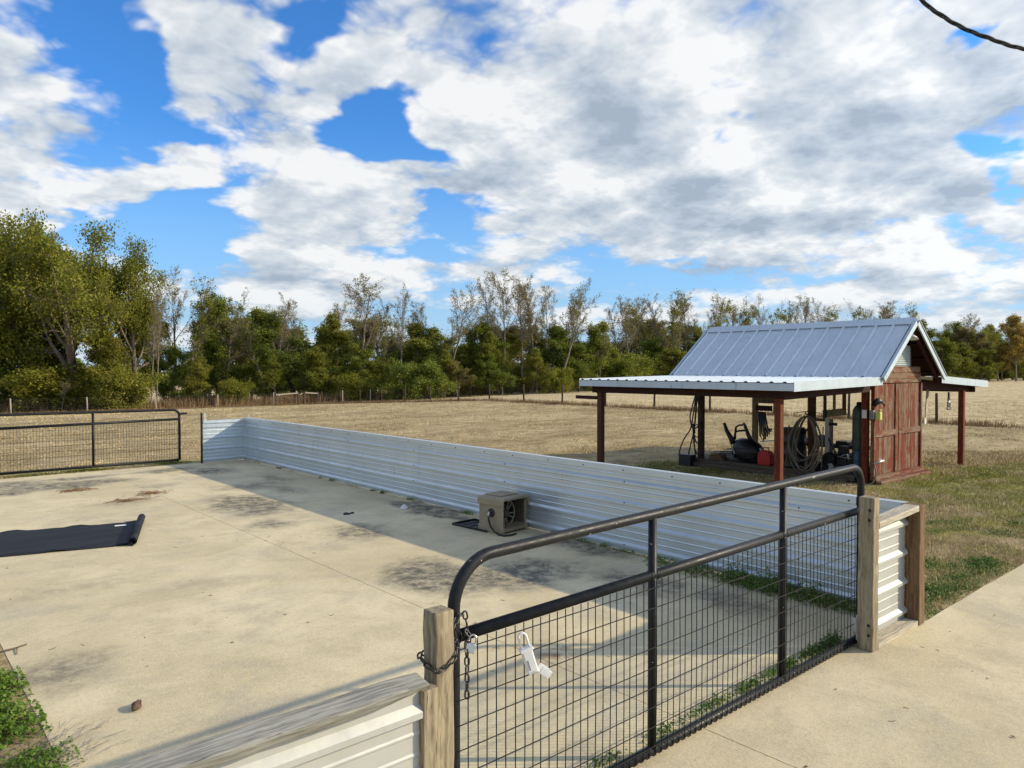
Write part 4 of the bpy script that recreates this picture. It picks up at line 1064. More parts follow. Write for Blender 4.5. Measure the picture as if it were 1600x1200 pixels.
# hanging cords and charger box by the third post
hc = thing('extension_cord', (14.3, 9.99, 1.4), 'black extension cords hanging in loops beside the left shed post', 'cords')
for k_, P in enumerate([
    [(14.45, 9.99, 1.50), (14.38, 10.03, .95), (14.34, 10.08, .60), (14.32, 10.24, .35), (14.31, 10.36, .05), (14.30, 10.33, SZ + .02)],
    [(14.45, 9.97, 1.50), (14.40, 9.98, .9), (14.36, 10.0, .55), (14.34, 10.08, .2), (14.34, 10.14, SZ + .22)],
    [(14.45, 9.98, 1.50), (14.40, 10.08, 1.1), (14.38, 10.12, .85), (14.38, 10.05, .62), (14.40, 9.92, .66), (14.42, 9.86, .88), (14.44, 9.94, 1.2), (14.45, 9.97, 1.48)],
    [(14.42, 9.98, 1.3), (14.38, 9.99, .8), (14.36, 10.02, .5), (14.36, 9.90, .42), (14.37, 9.83, .56), (14.38, 9.88, .70), (14.37, 10.02, .66)],
    [(14.37, 10.02, .62), (14.36, 9.96, .34), (14.36, 9.88, .28), (14.37, 9.82, .40)],
    [(14.37, 10.03, .60), (14.35, 9.98, .2), (14.35, 9.88, .02), (14.36, 9.81, .12)],
    [(14.38, 10.02, .66), (14.36, 9.99, .3), (14.35, 9.94, -.04), (14.36, 9.90, SZ + .12)],
    [(14.45, 9.95, 1.50), (14.44, 9.92, 1.25), (14.43, 9.88, 1.05), (14.43, 9.84, .92), (14.43, 9.86, .74)]]):
    MB().tube(spline([Vector(p) for p in P], 8), .016 if k_ != 3 else .013, 7).build('cord', M['cable'], hc)
MB().tube([(14.37, 10.0, .50), (14.365, 10.02, .72)], .035, 9).build('cord_tie', M['cable'], hc)
chb = thing('charger_box', (14.28, 10.08, SZ), 'small black battery box on the grass below the hanging cords', 'battery box')
MB().box((14.16, 9.96, SZ + .0), (14.36, 10.28, SZ + .24)).build('box_body', M['black_plastic'], chb, .012)
MB().box((14.15, 9.95, SZ + .2401), (14.37, 10.29, SZ + .265)).build('box_lid', M['black_plastic'], chb, .008)
# gas cylinder
cyl = thing('gas_cylinder', (15.22, 6.62, FZ), 'tall grey-green gas cylinder standing behind the left door post', 'gas cylinder')
Mg = Matrix.Translation((15.16, 6.60, FZ))
MB().lathe([(.115, .0), (.125, .015), (.125, 1.16), (.118, 1.25), (.085, 1.32), (.05, 1.35)], 24, Mg).build('cylinder_body', M['green_tank'], cyl)
MB().lathe([(.05, 1.351), (.05, 1.40), (.03, 1.42)], 14, Mg).build('valve_cap', M['black_plastic'], cyl)
# engine / pump cluster
eng = thing('small_engine', (15.3, 6.95, FZ), 'small dirty pump engine on the shed floor left of the gas cylinder', 'engine')
MB().box((15.0, 6.78, FZ + .08), (15.45, 7.25, FZ + .34)).build('engine_block', M['black_plastic'], eng, .03)
MB().lathe([(.14, 0), (.15, .02), (.13, .1)], 18, Matrix.Translation((14.99, 7.12, FZ + .22)) @ Matrix.Rotation(-math.pi / 2, 4, 'Y')).build('recoil_cover', M['black_plastic'], eng)
MB().box((15.05, 6.84, FZ + .341), (15.3, 6.98, FZ + .50)).build('air_filter', M['black_plastic'], eng, .015)
MB().tube([(15.0, 6.72, FZ + .18), (14.98, 6.74, FZ + .36), (15.0, 6.86, FZ + .31)], .022, 8).tube([(14.95, 6.7, FZ + .10), (14.95, 6.95, FZ + .09)], .018, 8).tube([(14.93, 6.62, FZ + .28), (14.93, 6.92, FZ + .30)], .012, 8).build('exhaust_pipe', M['steel'], eng)
MB().tube([(14.95, 6.75, FZ), (14.95, 7.3, FZ + .02)], .02, 8).tube([(15.4, 6.75, FZ + .04), (15.4, 7.3, FZ + .04)], .02, 8).build('skid_frame', M['alum'], eng)
bl = thing('paint_drum', (14.86, 6.42, FZ), 'stack of small blue cans beside the door post', 'can')
Mb_ = Matrix.Translation((14.80, 6.46, FZ))
MB().lathe([(.085, 0), (.09, .01), (.085, .02), (.085, .26), (.09, .27), (.08, .28)], 18, Mb_).build('can_body', M['blue_can'], bl)
MB().lathe([(.08, .281), (.085, .29), (.08, .30), (.08, .45), (.085, .46), (.07, .47)], 18, Mb_).build('upper_can', M['blue_can'], bl)
# pale upright stand with a board on top and a hung plank
st_ = thing('pipe_stand', (15.2, 7.2, FZ), 'pale upright pipe stand with a short crossboard behind the hose loops', 'stand')
MB().box((15.17, 7.24, FZ), (15.23, 7.31, .95)).build('stand_pipe', M['alum'], st_, .004)
MB().box((15.05, 7.2, FZ), (15.35, 7.36, FZ + .03)).build('stand_base', M['black_plastic'], st_, .004)
MB().beam((15.2, 7.26, .55), (15.2, 6.95, -.02), .03, .03).build('stay', M['black_plastic'], st_)
MB().box((15.19, 7.30, .9), (15.22, 7.36, 1.42)).build('upper_post', M['black_plastic'], st_)
MB().box((15.15, 7.05, .80), (15.18, 7.22, .86)).build('stand_arm', M['black_plastic'], st_)
cbd = thing('hanging_board', (15.3, 7.1, 1.1), 'short board hung on two wooden straps from the shed roof', 'board')
MB().beam((15.22, 7.38, 1.03), (15.32, 6.93, 1.10), .03, .15).build('board', M['post_wood'], cbd, .003)
MB().box((15.24, 7.13, 1.10), (15.27, 7.18, 1.70)).build('strap', M['post_wood'], cbd); MB().box((15.28, 6.93, 1.13), (15.31, 7.0, 1.70)).build('strap', M['brown_wood'], cbd)
wf = thing('saw_horse', (15.4, 7.6, FZ), 'narrow grey wooden frame behind the hose loops', 'frame')
for y in (7.62, 7.25): MB().box((15.36, y, FZ), (15.42, y + .06, .92)).build('frame_leg', M['pale_post'], wf)
for z in (.32, .86): MB().box((15.37, 7.31, z), (15.41, 7.62, z + .06)).build('frame_rail', M['brown_wood'], wf)
crt = thing('crate', (15.0, 7.1, FZ), 'low open dark crate with a pale end beside the pump engine', 'crate')
MB().box((14.72, 7.02, FZ + .0), (14.75, 7.42, FZ + .14)).box((14.95, 7.02, FZ), (14.98, 7.42, FZ + .14)).box((14.75, 7.39, FZ), (14.95, 7.42, FZ + .14)).build('crate_side', M['black_plastic'], crt)
MB().box((14.75, 7.02, FZ), (14.95, 7.05, FZ + .15)).build('crate_end', M['white_plastic'], crt)
bnc = thing('low_bench', (16.4, 8.3, FZ), 'dark low bench along the far side of the shed floor', 'bench')
MB().box((16.2, 6.9, .22), (16.75, 8.9, .27)).build('bench_top', M['dark_beam'], bnc)
for x in (16.24, 16.68):
    for y in (6.95, 8.8): MB().box((x, y, FZ), (x + .06, y + .06, .219)).build('bench_leg', M['dark_beam'], bnc)
for i, y in enumerate((7.0, 7.35, 7.8, 8.3)):
    bx_ = MB().box((16.3, y, .271), (16.6, y + .26, .271 + (.16, .1, .2, .12)[i])).build('tool_box', M['black_plastic'], None, .01)
    tag(bx_, ('dark tool box at the near end of the low bench', 'shallow dark box second from the near end of the bench', 'tallest dark box on the low bench', 'dark box at the far end of the low bench')[i], 'box', 'boxes on the bench under the shed')
sk = thing('hanging_tools', (17.0, 9.95, .9), 'bundle of dark straps and a shelf hung on the rear shed post', 'tool bundle')
MB().box((16.86, 9.45, 1.12), (16.96, 9.92, 1.25)).build('shelf_box', M['brown_wood'], sk)
MB().box((16.90, 9.5, .93), (16.95, 9.93, 1.06)).build('shelf_board', M['dark_beam'], sk)
for i in range(5):
    MB().tube([(16.93, 9.86 - .04 * i, .9), (16.90, 9.80 - .05 * i, .3 + .05 * i), (16.92, 9.72 - .05 * i, .15 + .07 * i), (16.93, 9.70 - .05 * i, .5)], .022, 6).build('strap_loop', M['cable'], sk)
# hung under the right lean-to
ln_ = thing('hanging_bracket', (18.55, 6.06, 1.3), 'black ring bracket hanging under the right lean-to', 'bracket')
MB().box((18.52, 6.05, 1.28), (18.58, 6.08, 1.45)).build('hanger', M['black_plastic'], ln_)
lr = MB()
for x in (18.49, 18.61): lr.tube([(x, 6.06, 1.29), (x, 6.06, 1.10)], .012, 7)
for z, hw in ((1.27, .08), (1.20, .09), (1.14, .10), (1.07, .125)):
    lr.tube([(18.55 - hw, 6.06, z + .02), (18.55 - hw * .8, 6.06, z - .005), (18.55 + hw * .8, 6.06, z - .005), (18.55 + hw, 6.06, z + .02)], .014, 7)
lr.build('ring_frame', M['black_plastic'], ln_)
MB().box((18.51, 6.045, 1.215), (18.59, 6.05, 1.26)).build('white_tag', M['paper'], ln_)
hs_ = thing('hanging_plank', (19.7, 7.0, 1.0), 'pale plank hanging at a slant just right of the red doors', 'plank')
MB().beam((19.95, 7.0, 1.47), (19.84, 7.0, .63), .02, .13, (1, 0, 0)).build('plank', M['pale_wood_x'], hs_)
MB().box((19.66, 6.96, .62), (19.74, 7.0, .76)).build('white_block', M['white_plastic'], hs_)

# ------------------------------------------------------------------ field fences
def wire_fence(name, pts, sp, label, hgt=1.2, post_mat='fence_post', wires=True, skip=()):
    g = thing(name, (pts[0][0], pts[0][1], G(*pts[0])), label, 'fence')
    me_ = MB().lathe([(.062, -.3), (.058, hgt * .5), (.054, hgt), (.02, hgt + .015)], 8).mesh('fence_post', M[post_mat], (0, 0, 0))
    P = []
    for a_, b_ in zip(pts, pts[1:]):
        L = math.hypot(b_[0] - a_[0], b_[1] - a_[1]); n = max(1, round(L / sp))
        for i in range(n): P.append((a_[0] + (b_[0] - a_[0]) * i / n, a_[1] + (b_[1] - a_[1]) * i / n))
    P.append(pts[-1])
    for x, y in P:
        o_ = link_mesh('fence_post', me_, (x, y, G(x, y)), g); o_.rotation_euler = (random.uniform(-.02, .02), random.uniform(-.025, .025), 0); o_.scale = (1, 1, random.uniform(.95, 1.06))
    if wires:
        vs = []; fs = []
        def seg(p, q, r):
            d = (q - p).normalized(); a_ = d.orthogonal().normalized() * r; b_ = d.cross(a_).normalized() * r; k = len(vs)
            vs.extend([p + a_, p - a_ * .5 + b_ * .87, p - a_ * .5 - b_ * .87, q + a_, q - a_ * .5 + b_ * .87, q - a_ * .5 - b_ * .87])
            fs.extend([(k, k + 1, k + 4, k + 3), (k + 1, k + 2, k + 5, k + 4), (k + 2, k, k + 3, k + 5)])
        for (xa, ya), (xb, yb) in zip(P, P[1:]):
            za, zb_ = G(xa, ya), G(xb, yb)
            for h_ in (.08, .22, .36, .52, .68, .86, 1.04, 1.16): seg(Vector((xa, ya, za + h_)), Vector((xb, yb, zb_ + h_)), .0022)
            for k in range(1, 12):
                t_ = k / 12; seg(Vector((xa + (xb - xa) * t_, ya + (yb - ya) * t_, za + (zb_ - za) * t_ + .06)), Vector((xa + (xb - xa) * t_, ya + (yb - ya) * t_, za + (zb_ - za) * t_ + 1.05)), .0018)
        tag(MB().add(vs, fs).build('wire', M['fence_wire'], g, fix=False), kind='stuff')
    return g
wire_fence('wire_fence', [(33.2, -14.0), (33.2, 65.5)], 3.66, 'long dark post and wire fence running along the right side of the field')
wire_fence('wire_fence', [(28.6, 66), (-22, 68)], 5.2, 'grey post and wire fence in front of the big green trees on the left', 1.2, 'pale_post')
lane = [gxy(*p) for p in ((535, 72), (620, 77), (771, 89), (895, 103), (1000, 118), (1150, 140))]
wire_fence('wire_fence', lane, 3.2, 'pale post fence in the brown weeds beyond the strip of bright stubble', 1.2, 'pale_post', False)
fgx = thing('farm_gate', (30.5, 66, G(30.5, 66)), 'wooden field gate with pale rails between the two far fences', 'gate')
gz_ = G(30.5, 66)
for x in (28.7, 31.0, 31.6, 33.0): MB().box((x - .07, 65.93, gz_ - .3), (x + .07, 66.07, gz_ + 1.2)).build('gate_post', M['fence_post'], fgx)
MB().beam((28.78, 65.9, gz_ + 1.02), (30.92, 65.9, gz_ + 1.12), .05, .12).build('gate_rail', M['pale_post'], fgx)
MB().beam((31.68, 65.9, gz_ + 1.15), (32.92, 65.9, gz_ + 1.05), .05, .12).build('gate_rail', M['pale_post'], fgx)
MB().beam((28.78, 65.9, gz_ + .5), (30.92, 65.9, gz_ + .5), .05, .10).build('gate_rail', M['fence_post'], fgx)

# ------------------------------------------------------------------ grass and weeds (uncountable: one object each)
def blades(name, xy, hgt, wid, mat, lean=.6, seed=1, zoff=0.0, bend=True):
    r = np.random.default_rng(seed); n = len(xy)
    x, y = xy[:, 0], xy[:, 1]; z = gz(x, y) + zoff
    a = r.uniform(0, 2 * np.pi, n); h = hgt * r.uniform(.55, 1.35, n); w2 = wid * r.uniform(.6, 1.3, n) / 2
    l = h * np.abs(r.normal(0, lean, n)); b = a + r.uniform(-1.2, 1.2, n)
    ux_, uy_ = np.cos(a), np.sin(a)
    V = np.empty((n, 3, 3))
    V[:, 0] = np.stack([x - ux_ * w2, y - uy_ * w2, z - .01], -1); V[:, 1] = np.stack([x + ux_ * w2, y + uy_ * w2, z - .01], -1)
    V[:, 2] = np.stack([x + np.cos(b) * l, y + np.sin(b) * l, z + h / np.sqrt(1 + (l / h) ** 2)], -1)
    me_ = np_mesh(name, V.reshape(-1, 3), np.arange(3 * n).reshape(-1, 3), mat)
    return link_mesh(name, me_, (0, 0, 0))
def wedge(n, px0, px1, d0, d1, seed, pw=1.0):
    """points spread over the ground between two bearings, thinning with distance"""
    r = np.random.default_rng(seed)
    d = d0 * (d1 / d0) ** (r.uniform(0, 1, n) ** pw); px = r.uniform(px0, px1, n)
    k = (px - 800) / FPX * d
    return np.stack([F.x * d + R.x * k, F.y * d + R.y * k], -1), d
def outside(xy, mg=.0):
    x, y = xy[:, 0], xy[:, 1]
    on = (x > PX0 - mg) & (x < PX1 + .03 + mg) & (y < PY1 + .03 + mg) | (y < 2.24 + mg) & (x < 22)
    fl = (x > 14.3) & (x < 17.2) & (y > 5.95) & (y < 10.3)
    return ~(on | fl)
xy, d = wedge(210000, 1250, 1900, 5.5, 20, 5); k = outside(xy); xy, d = xy[k], d[k]
cl = np.sin(xy[:, 0] * 5.1 + np.sin(xy[:, 1] * 3.3) * 2) * np.sin(xy[:, 1] * 4.7 + np.sin(xy[:, 0] * 2.9) * 2)
k = RNG.uniform(-1.1, 1.3, len(xy)) < cl + .5; xy, d = xy[k], d[k]
tag(blades('lawn_grass', xy, .034 + .0012 * d, .005 + .0008 * d, M['blade'], 1.2, 2), kind='stuff', label='short mixed dry and green grass beside the driveway and shed', cat='grass')
xy, d = wedge(330000, -250, 1850, 12, 52, 6); k = outside(xy, .02); xy, d = xy[k], d[k]
nzv = np.sin(xy[:, 0] * .9 + 2 * np.sin(xy[:, 1] * .37)) + np.sin(xy[:, 1] * 1.3 + 2 * np.sin(xy[:, 0] * .51)) + np.sin((xy[:, 0] - xy[:, 1]) * 2.3)
k = RNG.uniform(-2.5, 2.2, len(xy)) < nzv; xy, d = xy[k], d[k]
tag(blades('field_grass', xy, .018 + .0010 * d, .007 + .0008 * d, M['blade'], 2.2, 3), kind='stuff', label='dry tan pasture grass across the whole field', cat='grass')
def strip(a, b_, n, spread, seed):
    r = np.random.default_rng(seed); t_ = r.uniform(0, 1, n)[:, None]; a = np.array(a); b_ = np.array(b_)
    d_ = (b_ - a) / np.linalg.norm(b_ - a); nn_ = np.array([-d_[1], d_[0]])
    return a + (b_ - a) * t_ + nn_ * r.normal(0, spread, n)[:, None]
xy = np.concatenate([strip((33.2, -14), (33.2, 66), 30000, .35, 8), strip((33.2, 66), (-20, 68), 14000, .8, 9)])
cl = np.sin(xy[:, 1] * 2.1) + np.sin(xy[:, 0] * 1.7 + xy[:, 1] * .6); k = RNG.uniform(-2.4, 1.6, len(xy)) < cl; xy = xy[k]
tag(blades('fence_line_grass', xy, .24, .030, M['dry_weed'], .6, 10), kind='stuff', label='tall dry brown grass left unmown under the field fences', cat='grass')
A = [gxy(-150, 70), gxy(330, 72), gxy(540, 76), gxy(771, 93), gxy(895, 106), gxy(1000, 121), gxy(1150, 143)]
P_ = [strip(a_, b_, n_, 1.6, 20 + i) + np.array([.9, 1.2]) for i, (a_, b_, n_) in enumerate(zip(A, A[1:], (16000, 8000, 11000, 7000, 6000, 6000)))]
xy = np.concatenate(P_); cl = np.sin(xy[:, 0] * .8) + np.sin(xy[:, 1] * .9 + xy[:, 0] * .3); k = RNG.uniform(-2.6, 1.8, len(xy)) < cl; xy = xy[k]
tag(blades('tall_weeds', xy, 1.0, .06, M['dry_weed'], .3, 12), kind='stuff', label='band of tall brown weeds at the feet of the far trees', cat='weeds')

def leaf_quads(cent, size, r, up_bias=.3, flat=.0):
    n = len(cent)
    nr = r.normal(0, 1, (n, 3)); nr[:, 2] = np.abs(nr[:, 2]) + up_bias; nr /= np.linalg.norm(nr, axis=1)[:, None]
    t_ = r.normal(0, 1, (n, 3)); a = np.cross(nr, t_); a /= np.linalg.norm(a, axis=1)[:, None] + 1e-9; b = np.cross(nr, a)
    s = (np.asarray(size) * r.uniform(.6, 1.35, n)).reshape(-1, 1)
    V = np.empty((n, 4, 3)); V[:, 0] = cent - a * s * .5; V[:, 1] = cent + b * s * .30; V[:, 2] = cent + a * s * .5; V[:, 3] = cent - b * s * .30
    return V.reshape(-1, 3)
def weed_patch(spots, seed):
    r = np.random.default_rng(seed); C_ = []; Sz = []
    for x, y, sx, sy, n, h, s in spots:
        n = int(n * 2.4); s = s * .56; u = np.clip(r.normal(0, .42, (n, 2)), -.95, .95); hh = h * np.exp(-(u ** 2).sum(1)) * (.5 + .5 * np.sin(u[:, 0] * 9 + x) * np.sin(u[:, 1] * 8 + y)) * r.uniform(.1, 1, n)
        px_, py_ = x + u[:, 0] * sx, y + u[:, 1] * sy
        g0 = gz(px_, py_); on = (px_ > PX0) & (px_ < PX1) & (py_ < PY1) | (py_ < 2.2); g0 = np.where(on, 0, g0)
        C_.append(np.stack([px_, py_, g0 + .006 + hh], -1)); Sz.append(np.full(n, s))
    return np.concatenate(C_), np.concatenate(Sz), r
def weeds(name, spots, seed, label, mat='leaf_weed'):
    c_, s_, r = weed_patch(spots, seed)
    me_ = np_mesh(name, leaf_quads(c_, s_, r, .8), np.arange(len(c_) * 4).reshape(-1, 4), M[mat])
    return tag(link_mesh(name, me_, (0, 0, 0)), label, 'weeds', None, 'stuff')
sp_ = []
rr = np.random.default_rng(31)
for y in (15.2, 14.1, 12.3, 11.9, 11.1, 10.5, 10.2, 9.4, 8.0, 6.3, 5.8, 5.5, 5.2, 4.9): sp_.append((6.20, y, .04, rr.uniform(.06, .24), int(rr.uniform(12, 75)), rr.uniform(.02, .08), .034))
for y, h, n in ((4.6, .10, 160), (4.2, .14, 260), (3.75, .22, 600), (3.4, .24, 700), (3.05, .2, 500), (2.75, .12, 300)): sp_.append((6.10, y, .18, .26, n, h, .042))
weeds('weed_row', sp_, 32, 'low green weeds growing along the foot of the long metal wall')
sp_ = []
for x, n, h in ((2.2, 40, .04), (2.8, 60, .05), (3.25, 80, .05), (3.55, 60, .06), (3.78, 120, .07), (4.12, 150, .07), (4.4, 110, .06), (4.62, 240, .09), (4.95, 330, .10), (5.25, 300, .12), (5.12, 120, .08)): sp_.append((x, 2.465, .17, .06, n, h, .030))
weeds('weed_row', sp_, 33, 'low green weeds in the concrete joint behind the near gate')
sp_ = [(.52, 5.55, .24, .30, 1500, .16, .050), (.50, 4.95, .26, .30, 1500, .16, .048), (.30, 5.2, .35, .6, 900, .10, .045), (.48, 6.0, .18, .25, 500, .12, .045), (.6, 4.35, .22, .22, 500, .08, .038), (.35, 4.1, .4, .3, 700, .07, .036), (-.4, 5.4, .6, 1.2, 1500, .12, .05)]
weeds('weed_clump', sp_, 34, 'bright green weeds spilling onto the left edge of the concrete')
sp_ = []
rr = np.random.default_rng(41)
for i in range(150):
    x = 6.4 + rr.exponential(2.2); y = 2.27 + abs(rr.normal(0, .75)) * (.6 + .1 * x); q = rr.uniform(.25, 1.0) ** 1.6
    if np.sin(x * 2.3 + 1.2) + np.sin(y * 3.1 + x) < -.35: continue
    sp_.append((x, max(y, 2.27 + .16 * q), .10 + .30 * q, .07 + .16 * q, int(25 + 230 * q * q), .015 + .045 * q, rr.uniform(.026, .048)))
weeds('weed_clump', sp_, 35, 'bright green weeds in the lawn along the driveway edge')
sp_ = [(x, y, .9, .7, 500, .05, .055) for x, y in ((13.2, 10.2), (13.8, 9.3), (12.6, 10.8), (18.2, 5.2), (17.0, 4.9), (15.2, 5.2), (19.6, 4.9), (14.0, 10.6))] + [(3.3, 16.35, .5, .12, 300, .07, .05), (2.4, 16.3, .5, .12, 160, .05, .05), (4.9, 16.5, .4, .15, 260, .07, .05)]
weeds('weed_clump', sp_, 36, 'low green weeds in the shade round the shed', 'leaf_bush')
# dead stalks by the left edge
mb = MB()
for i in range(110):
    x, y = random.gauss(.70, .12), random.gauss(4.42, .14); a_ = random.gauss(.75, .35); L = random.uniform(.04, .14); z = .006 + random.uniform(0, .018)
    mb.tube([(x, y, z), (x + math.cos(a_) * L, y + math.sin(a_) * L, max(.003, z + random.uniform(-.01, .012)))], .0016, 3, False)
tag(mb.build('dead_stalks', M['pale_post'], fix=False), 'pale dead grass stalks lying on the left concrete edge', 'stalks', None, 'stuff')

# ------------------------------------------------------------------ trees
def grow(seed, H, trunk, levels):
    """level by level branching; returns [(points (B,n,3), radii (B,n), sides)] per level"""
    r = np.random.default_rng(seed); out = []
    def sweep(st, dr, ln, r0, r1, n, wander, up):
        B = len(st); P = np.empty((B, n, 3)); P[:, 0] = st; d = dr.copy()
        D = np.empty((B, n, 3)); D[:, 0] = d
        for i in range(1, n):
            d = d + r.normal(0, wander, (B, 3)); d[:, 2] += up; d /= np.linalg.norm(d, axis=1)[:, None]
            P[:, i] = P[:, i - 1] + d * (ln / (n - 1))[:, None]; D[:, i] = d
        tt = np.linspace(0, 1, n); return P, D, r0[:, None] * (1 - tt) + r1[:, None] * tt
    nt = trunk.get('count', 1)
    st = np.zeros((nt, 3)); st[:, 2] = -.3
    if nt > 1: st[:, :2] = r.normal(0, trunk.get('spread', .2), (nt, 2))
    dr = np.tile([0, 0, 1.0], (nt, 1)) + r.normal(0, trunk.get('tilt', .04), (nt, 3)); dr /= np.linalg.norm(dr, axis=1)[:, None]
    ln = np.full(nt, H * trunk['len'] + .3) * r.uniform(.85 if nt > 1 else 1, 1, nt)
    P, D, Rd = sweep(st, dr, ln, np.full(nt, trunk['r']), np.full(nt, trunk['r'] * trunk.get('taper', .25)), trunk.get('n', 10), trunk.get('wander', .05), .03)
    out.append((P, Rd, 8))
    for L in levels:
        B, n, _ = P.shape; k = L['k']
        t_ = (np.arange(k)[None] + r.uniform(0, 1, (B, k))) / k; t_ = L['t0'] + (L['t1'] - L['t0']) * t_
        f = t_ * (n - 1); i0 = np.clip(f.astype(int), 0, n - 2); fr = (f - i0)[..., None]
        bi = np.arange(B)[:, None]
        st = P[bi, i0] * (1 - fr) + P[bi, i0 + 1] * fr; pd_ = D[bi, i0]; pr = Rd[bi, i0] * (1 - fr[..., 0]) + Rd[bi, i0 + 1] * fr[..., 0]
        st = st.reshape(-1, 3); pd_ = pd_.reshape(-1, 3); pr = pr.ravel(); tt = t_.ravel()
        rv = r.normal(0, 1, (len(st), 3)); sd = np.cross(pd_, rv); sd /= np.linalg.norm(sd, axis=1)[:, None] + 1e-9
        an = np.radians(r.uniform(*L['ang'], len(st)))
        dr = pd_ * np.cos(an)[:, None] + sd * np.sin(an)[:, None]; dr[:, 2] += L.get('lift', 0); dr /= np.linalg.norm(dr, axis=1)[:, None]
        pl = np.repeat(ln, k); shape = L.get('shape', lambda q: 1 - .45 * q)
        ln = pl * L['len'] * shape(tt) * r.uniform(.7, 1.25, len(st))
        r0 = np.minimum(pr * L.get('rf', .6), L.get('rmax', 9)); r0 = np.maximum(r0, L.get('rmin', .006))
        P, D, Rd = sweep(st, dr, ln, r0, np.maximum(r0 * .3, .004), L['n'], L.get('wander', .12), L.get('up', .05))
        out.append((P, Rd, L.get('sides', 3)))
    return out, r
def tubes_np(levels):
    Vs = []; Fs = []; off = 0
    for P, Rd, s in levels:
        B, n, _ = P.shape
        T = np.gradient(P, axis=1); T /= np.linalg.norm(T, axis=2)[..., None] + 1e-9
        ref = np.where(np.abs(T[..., 2:3]) > .9, np.array([1.0, 0, 0]), np.array([0, 0, 1.0]))
        a = np.cross(T, ref); a /= np.linalg.norm(a, axis=2)[..., None] + 1e-9; b = np.cross(T, a)
        th = np.linspace(0, 2 * np.pi, s, endpoint=False)
        V = P[:, :, None] + (a[:, :, None] * np.cos(th)[None, None, :, None] + b[:, :, None] * np.sin(th)[None, None, :, None]) * Rd[:, :, None, None]
        ix = off + np.arange(B * n * s).reshape(B, n, s); nx_ = np.roll(ix, -1, 2)
        Fs.append(np.stack([ix[:, :-1], nx_[:, :-1], nx_[:, 1:], ix[:, 1:]], -1).reshape(-1, 4)); Vs.append(V.reshape(-1, 3)); off += B * n * s
    return np.concatenate(Vs), np.concatenate(Fs)
def leaves_at(levels, which, r, per, spread, keep=1.0, zmin=None, clump=None, n0=1):
    P = levels[which][0][:, n0:].reshape(-1, 3)
    if zmin is not None: P = P[P[:, 2] > zmin]
    if keep < 1: P = P[r.uniform(0, 1, len(P)) < keep]
    c_ = np.repeat(P, per, 0); return c_ + r.normal(0, spread, c_.shape) * np.array([1, 1, .75])
TEMPL = {}
def tree_kind(key, seed, H, trunk, levels, bark, parts, name):
    """parts: list of (part name, material, leaf size, fn(levels, rng) -> leaf centres)"""
    lv, r = grow(seed, H, trunk, levels)
    V, Fc = tubes_np(lv[:2]); me_t = np_mesh('trunk', V, Fc, M[bark], True)
    ms = [('trunk', me_t)]
    if len(lv) > 2:
        V, Fc = tubes_np(lv[2:]); ms.append(('branches', np_mesh('branches', V, Fc, M[bark], True)))
    top = max(float(l[0][..., 2].max()) for l in lv)
    for pn, mt, sz, fn in parts:
        c_ = fn(lv, r); ms.append((pn, np_mesh(pn, leaf_quads(c_, sz, r, .25), np.arange(len(c_) * 4).reshape(-1, 4), M[mt]))); top = max(top, float(np.percentile(c_[:, 2], 99.5)))
    TEMPL[key] = (name, ms, top)
def plant(key, px, depth, top_y, label, cat='tree', group=None, wide=1.0, rz=None, base=None):
    x, y = gxy(px, depth); z = G(x, y)
    if key[:4] in ('bare', 'vine') and key != 'bare2': wide *= 1.12
    name, ms, top = TEMPL[key]
    H = CAM_H + (575 - top_y) / FPX * depth - z
    s = H / top
    o = thing(name, (x, y, z), label, cat, group)
    o.rotation_euler = (0, 0, random.uniform(0, 6.28) if rz is None else rz); o.scale = (s * wide, s * wide, s)
    for pn, me_ in ms:
        c_ = bpy.data.objects.new(pn, me_); COL.objects.link(c_); c_.parent = o
    return o
# broadleaf evergreen with open spreading limbs
for i in range(3):
    tree_kind(f'oak{i}', 40 + i, 15, dict(len=.50, r=.42, taper=.45, wander=.05),
        [dict(k=9, t0=.30, t1=1, ang=(28, 62), len=.95, n=8, wander=.12, up=.05, sides=6, rf=.55, shape=lambda q: 1.05 - .35 * q),
         dict(k=8, t0=.25, t1=1, ang=(25, 60), len=.45, n=6, wander=.15, up=.03, sides=4, rf=.55),
         dict(k=7, t0=.2, t1=1, ang=(25, 65), len=.45, n=4, wander=.2, up=.0, sides=3, rf=.6)],
        'bark', [('leaves', 'leaf_oak', .20, lambda lv, r: leaves_at(lv, 3, r, 22, .42, .8))], 'oak_tree')
# dense dark evergreen, leafy to the ground
for i in range(3):
    tree_kind(f'dense{i}', 60 + i, 9, dict(len=.85, r=.16, taper=.2, wander=.07),
        [dict(k=26, t0=.06, t1=1, ang=(45, 80), len=.42, n=6, wander=.12, up=.06, sides=4, rf=.4, shape=lambda q: (1.08 - q) ** .55),
         dict(k=8, t0=.2, t1=1, ang=(30, 65), len=.42, n=4, wander=.2, up=.03, sides=3, rf=.5),
         dict(k=3, t0=.2, t1=1, ang=(30, 65), len=.5, n=3, wander=.2, up=.0, sides=3, rf=.6)],
        'bark', [('leaves', 'leaf_dark' if i != 1 else 'leaf_oak', .185, lambda lv, r: leaves_at(lv, 3, r, 24, .24, .85))], 'evergreen_tree')
# rounded bush
for i in range(2):
    tree_kind(f'bush{i}', 80 + i, 3.4, dict(len=.45, r=.05, count=6, spread=.25, tilt=.35, wander=.1, n=6),
        [dict(k=9, t0=.15, t1=1, ang=(30, 80), len=.75, n=5, wander=.15, up=.04, sides=3, rf=.6),
         dict(k=7, t0=.2, t1=1, ang=(30, 70), len=.5, n=4, wander=.2, up=.02, sides=3, rf=.6)],
        'bark', [('leaves', 'leaf_bush' if i else 'leaf_dark', .085, lambda lv, r: leaves_at(lv, 2, r, 28, .13, .85))], 'bush')
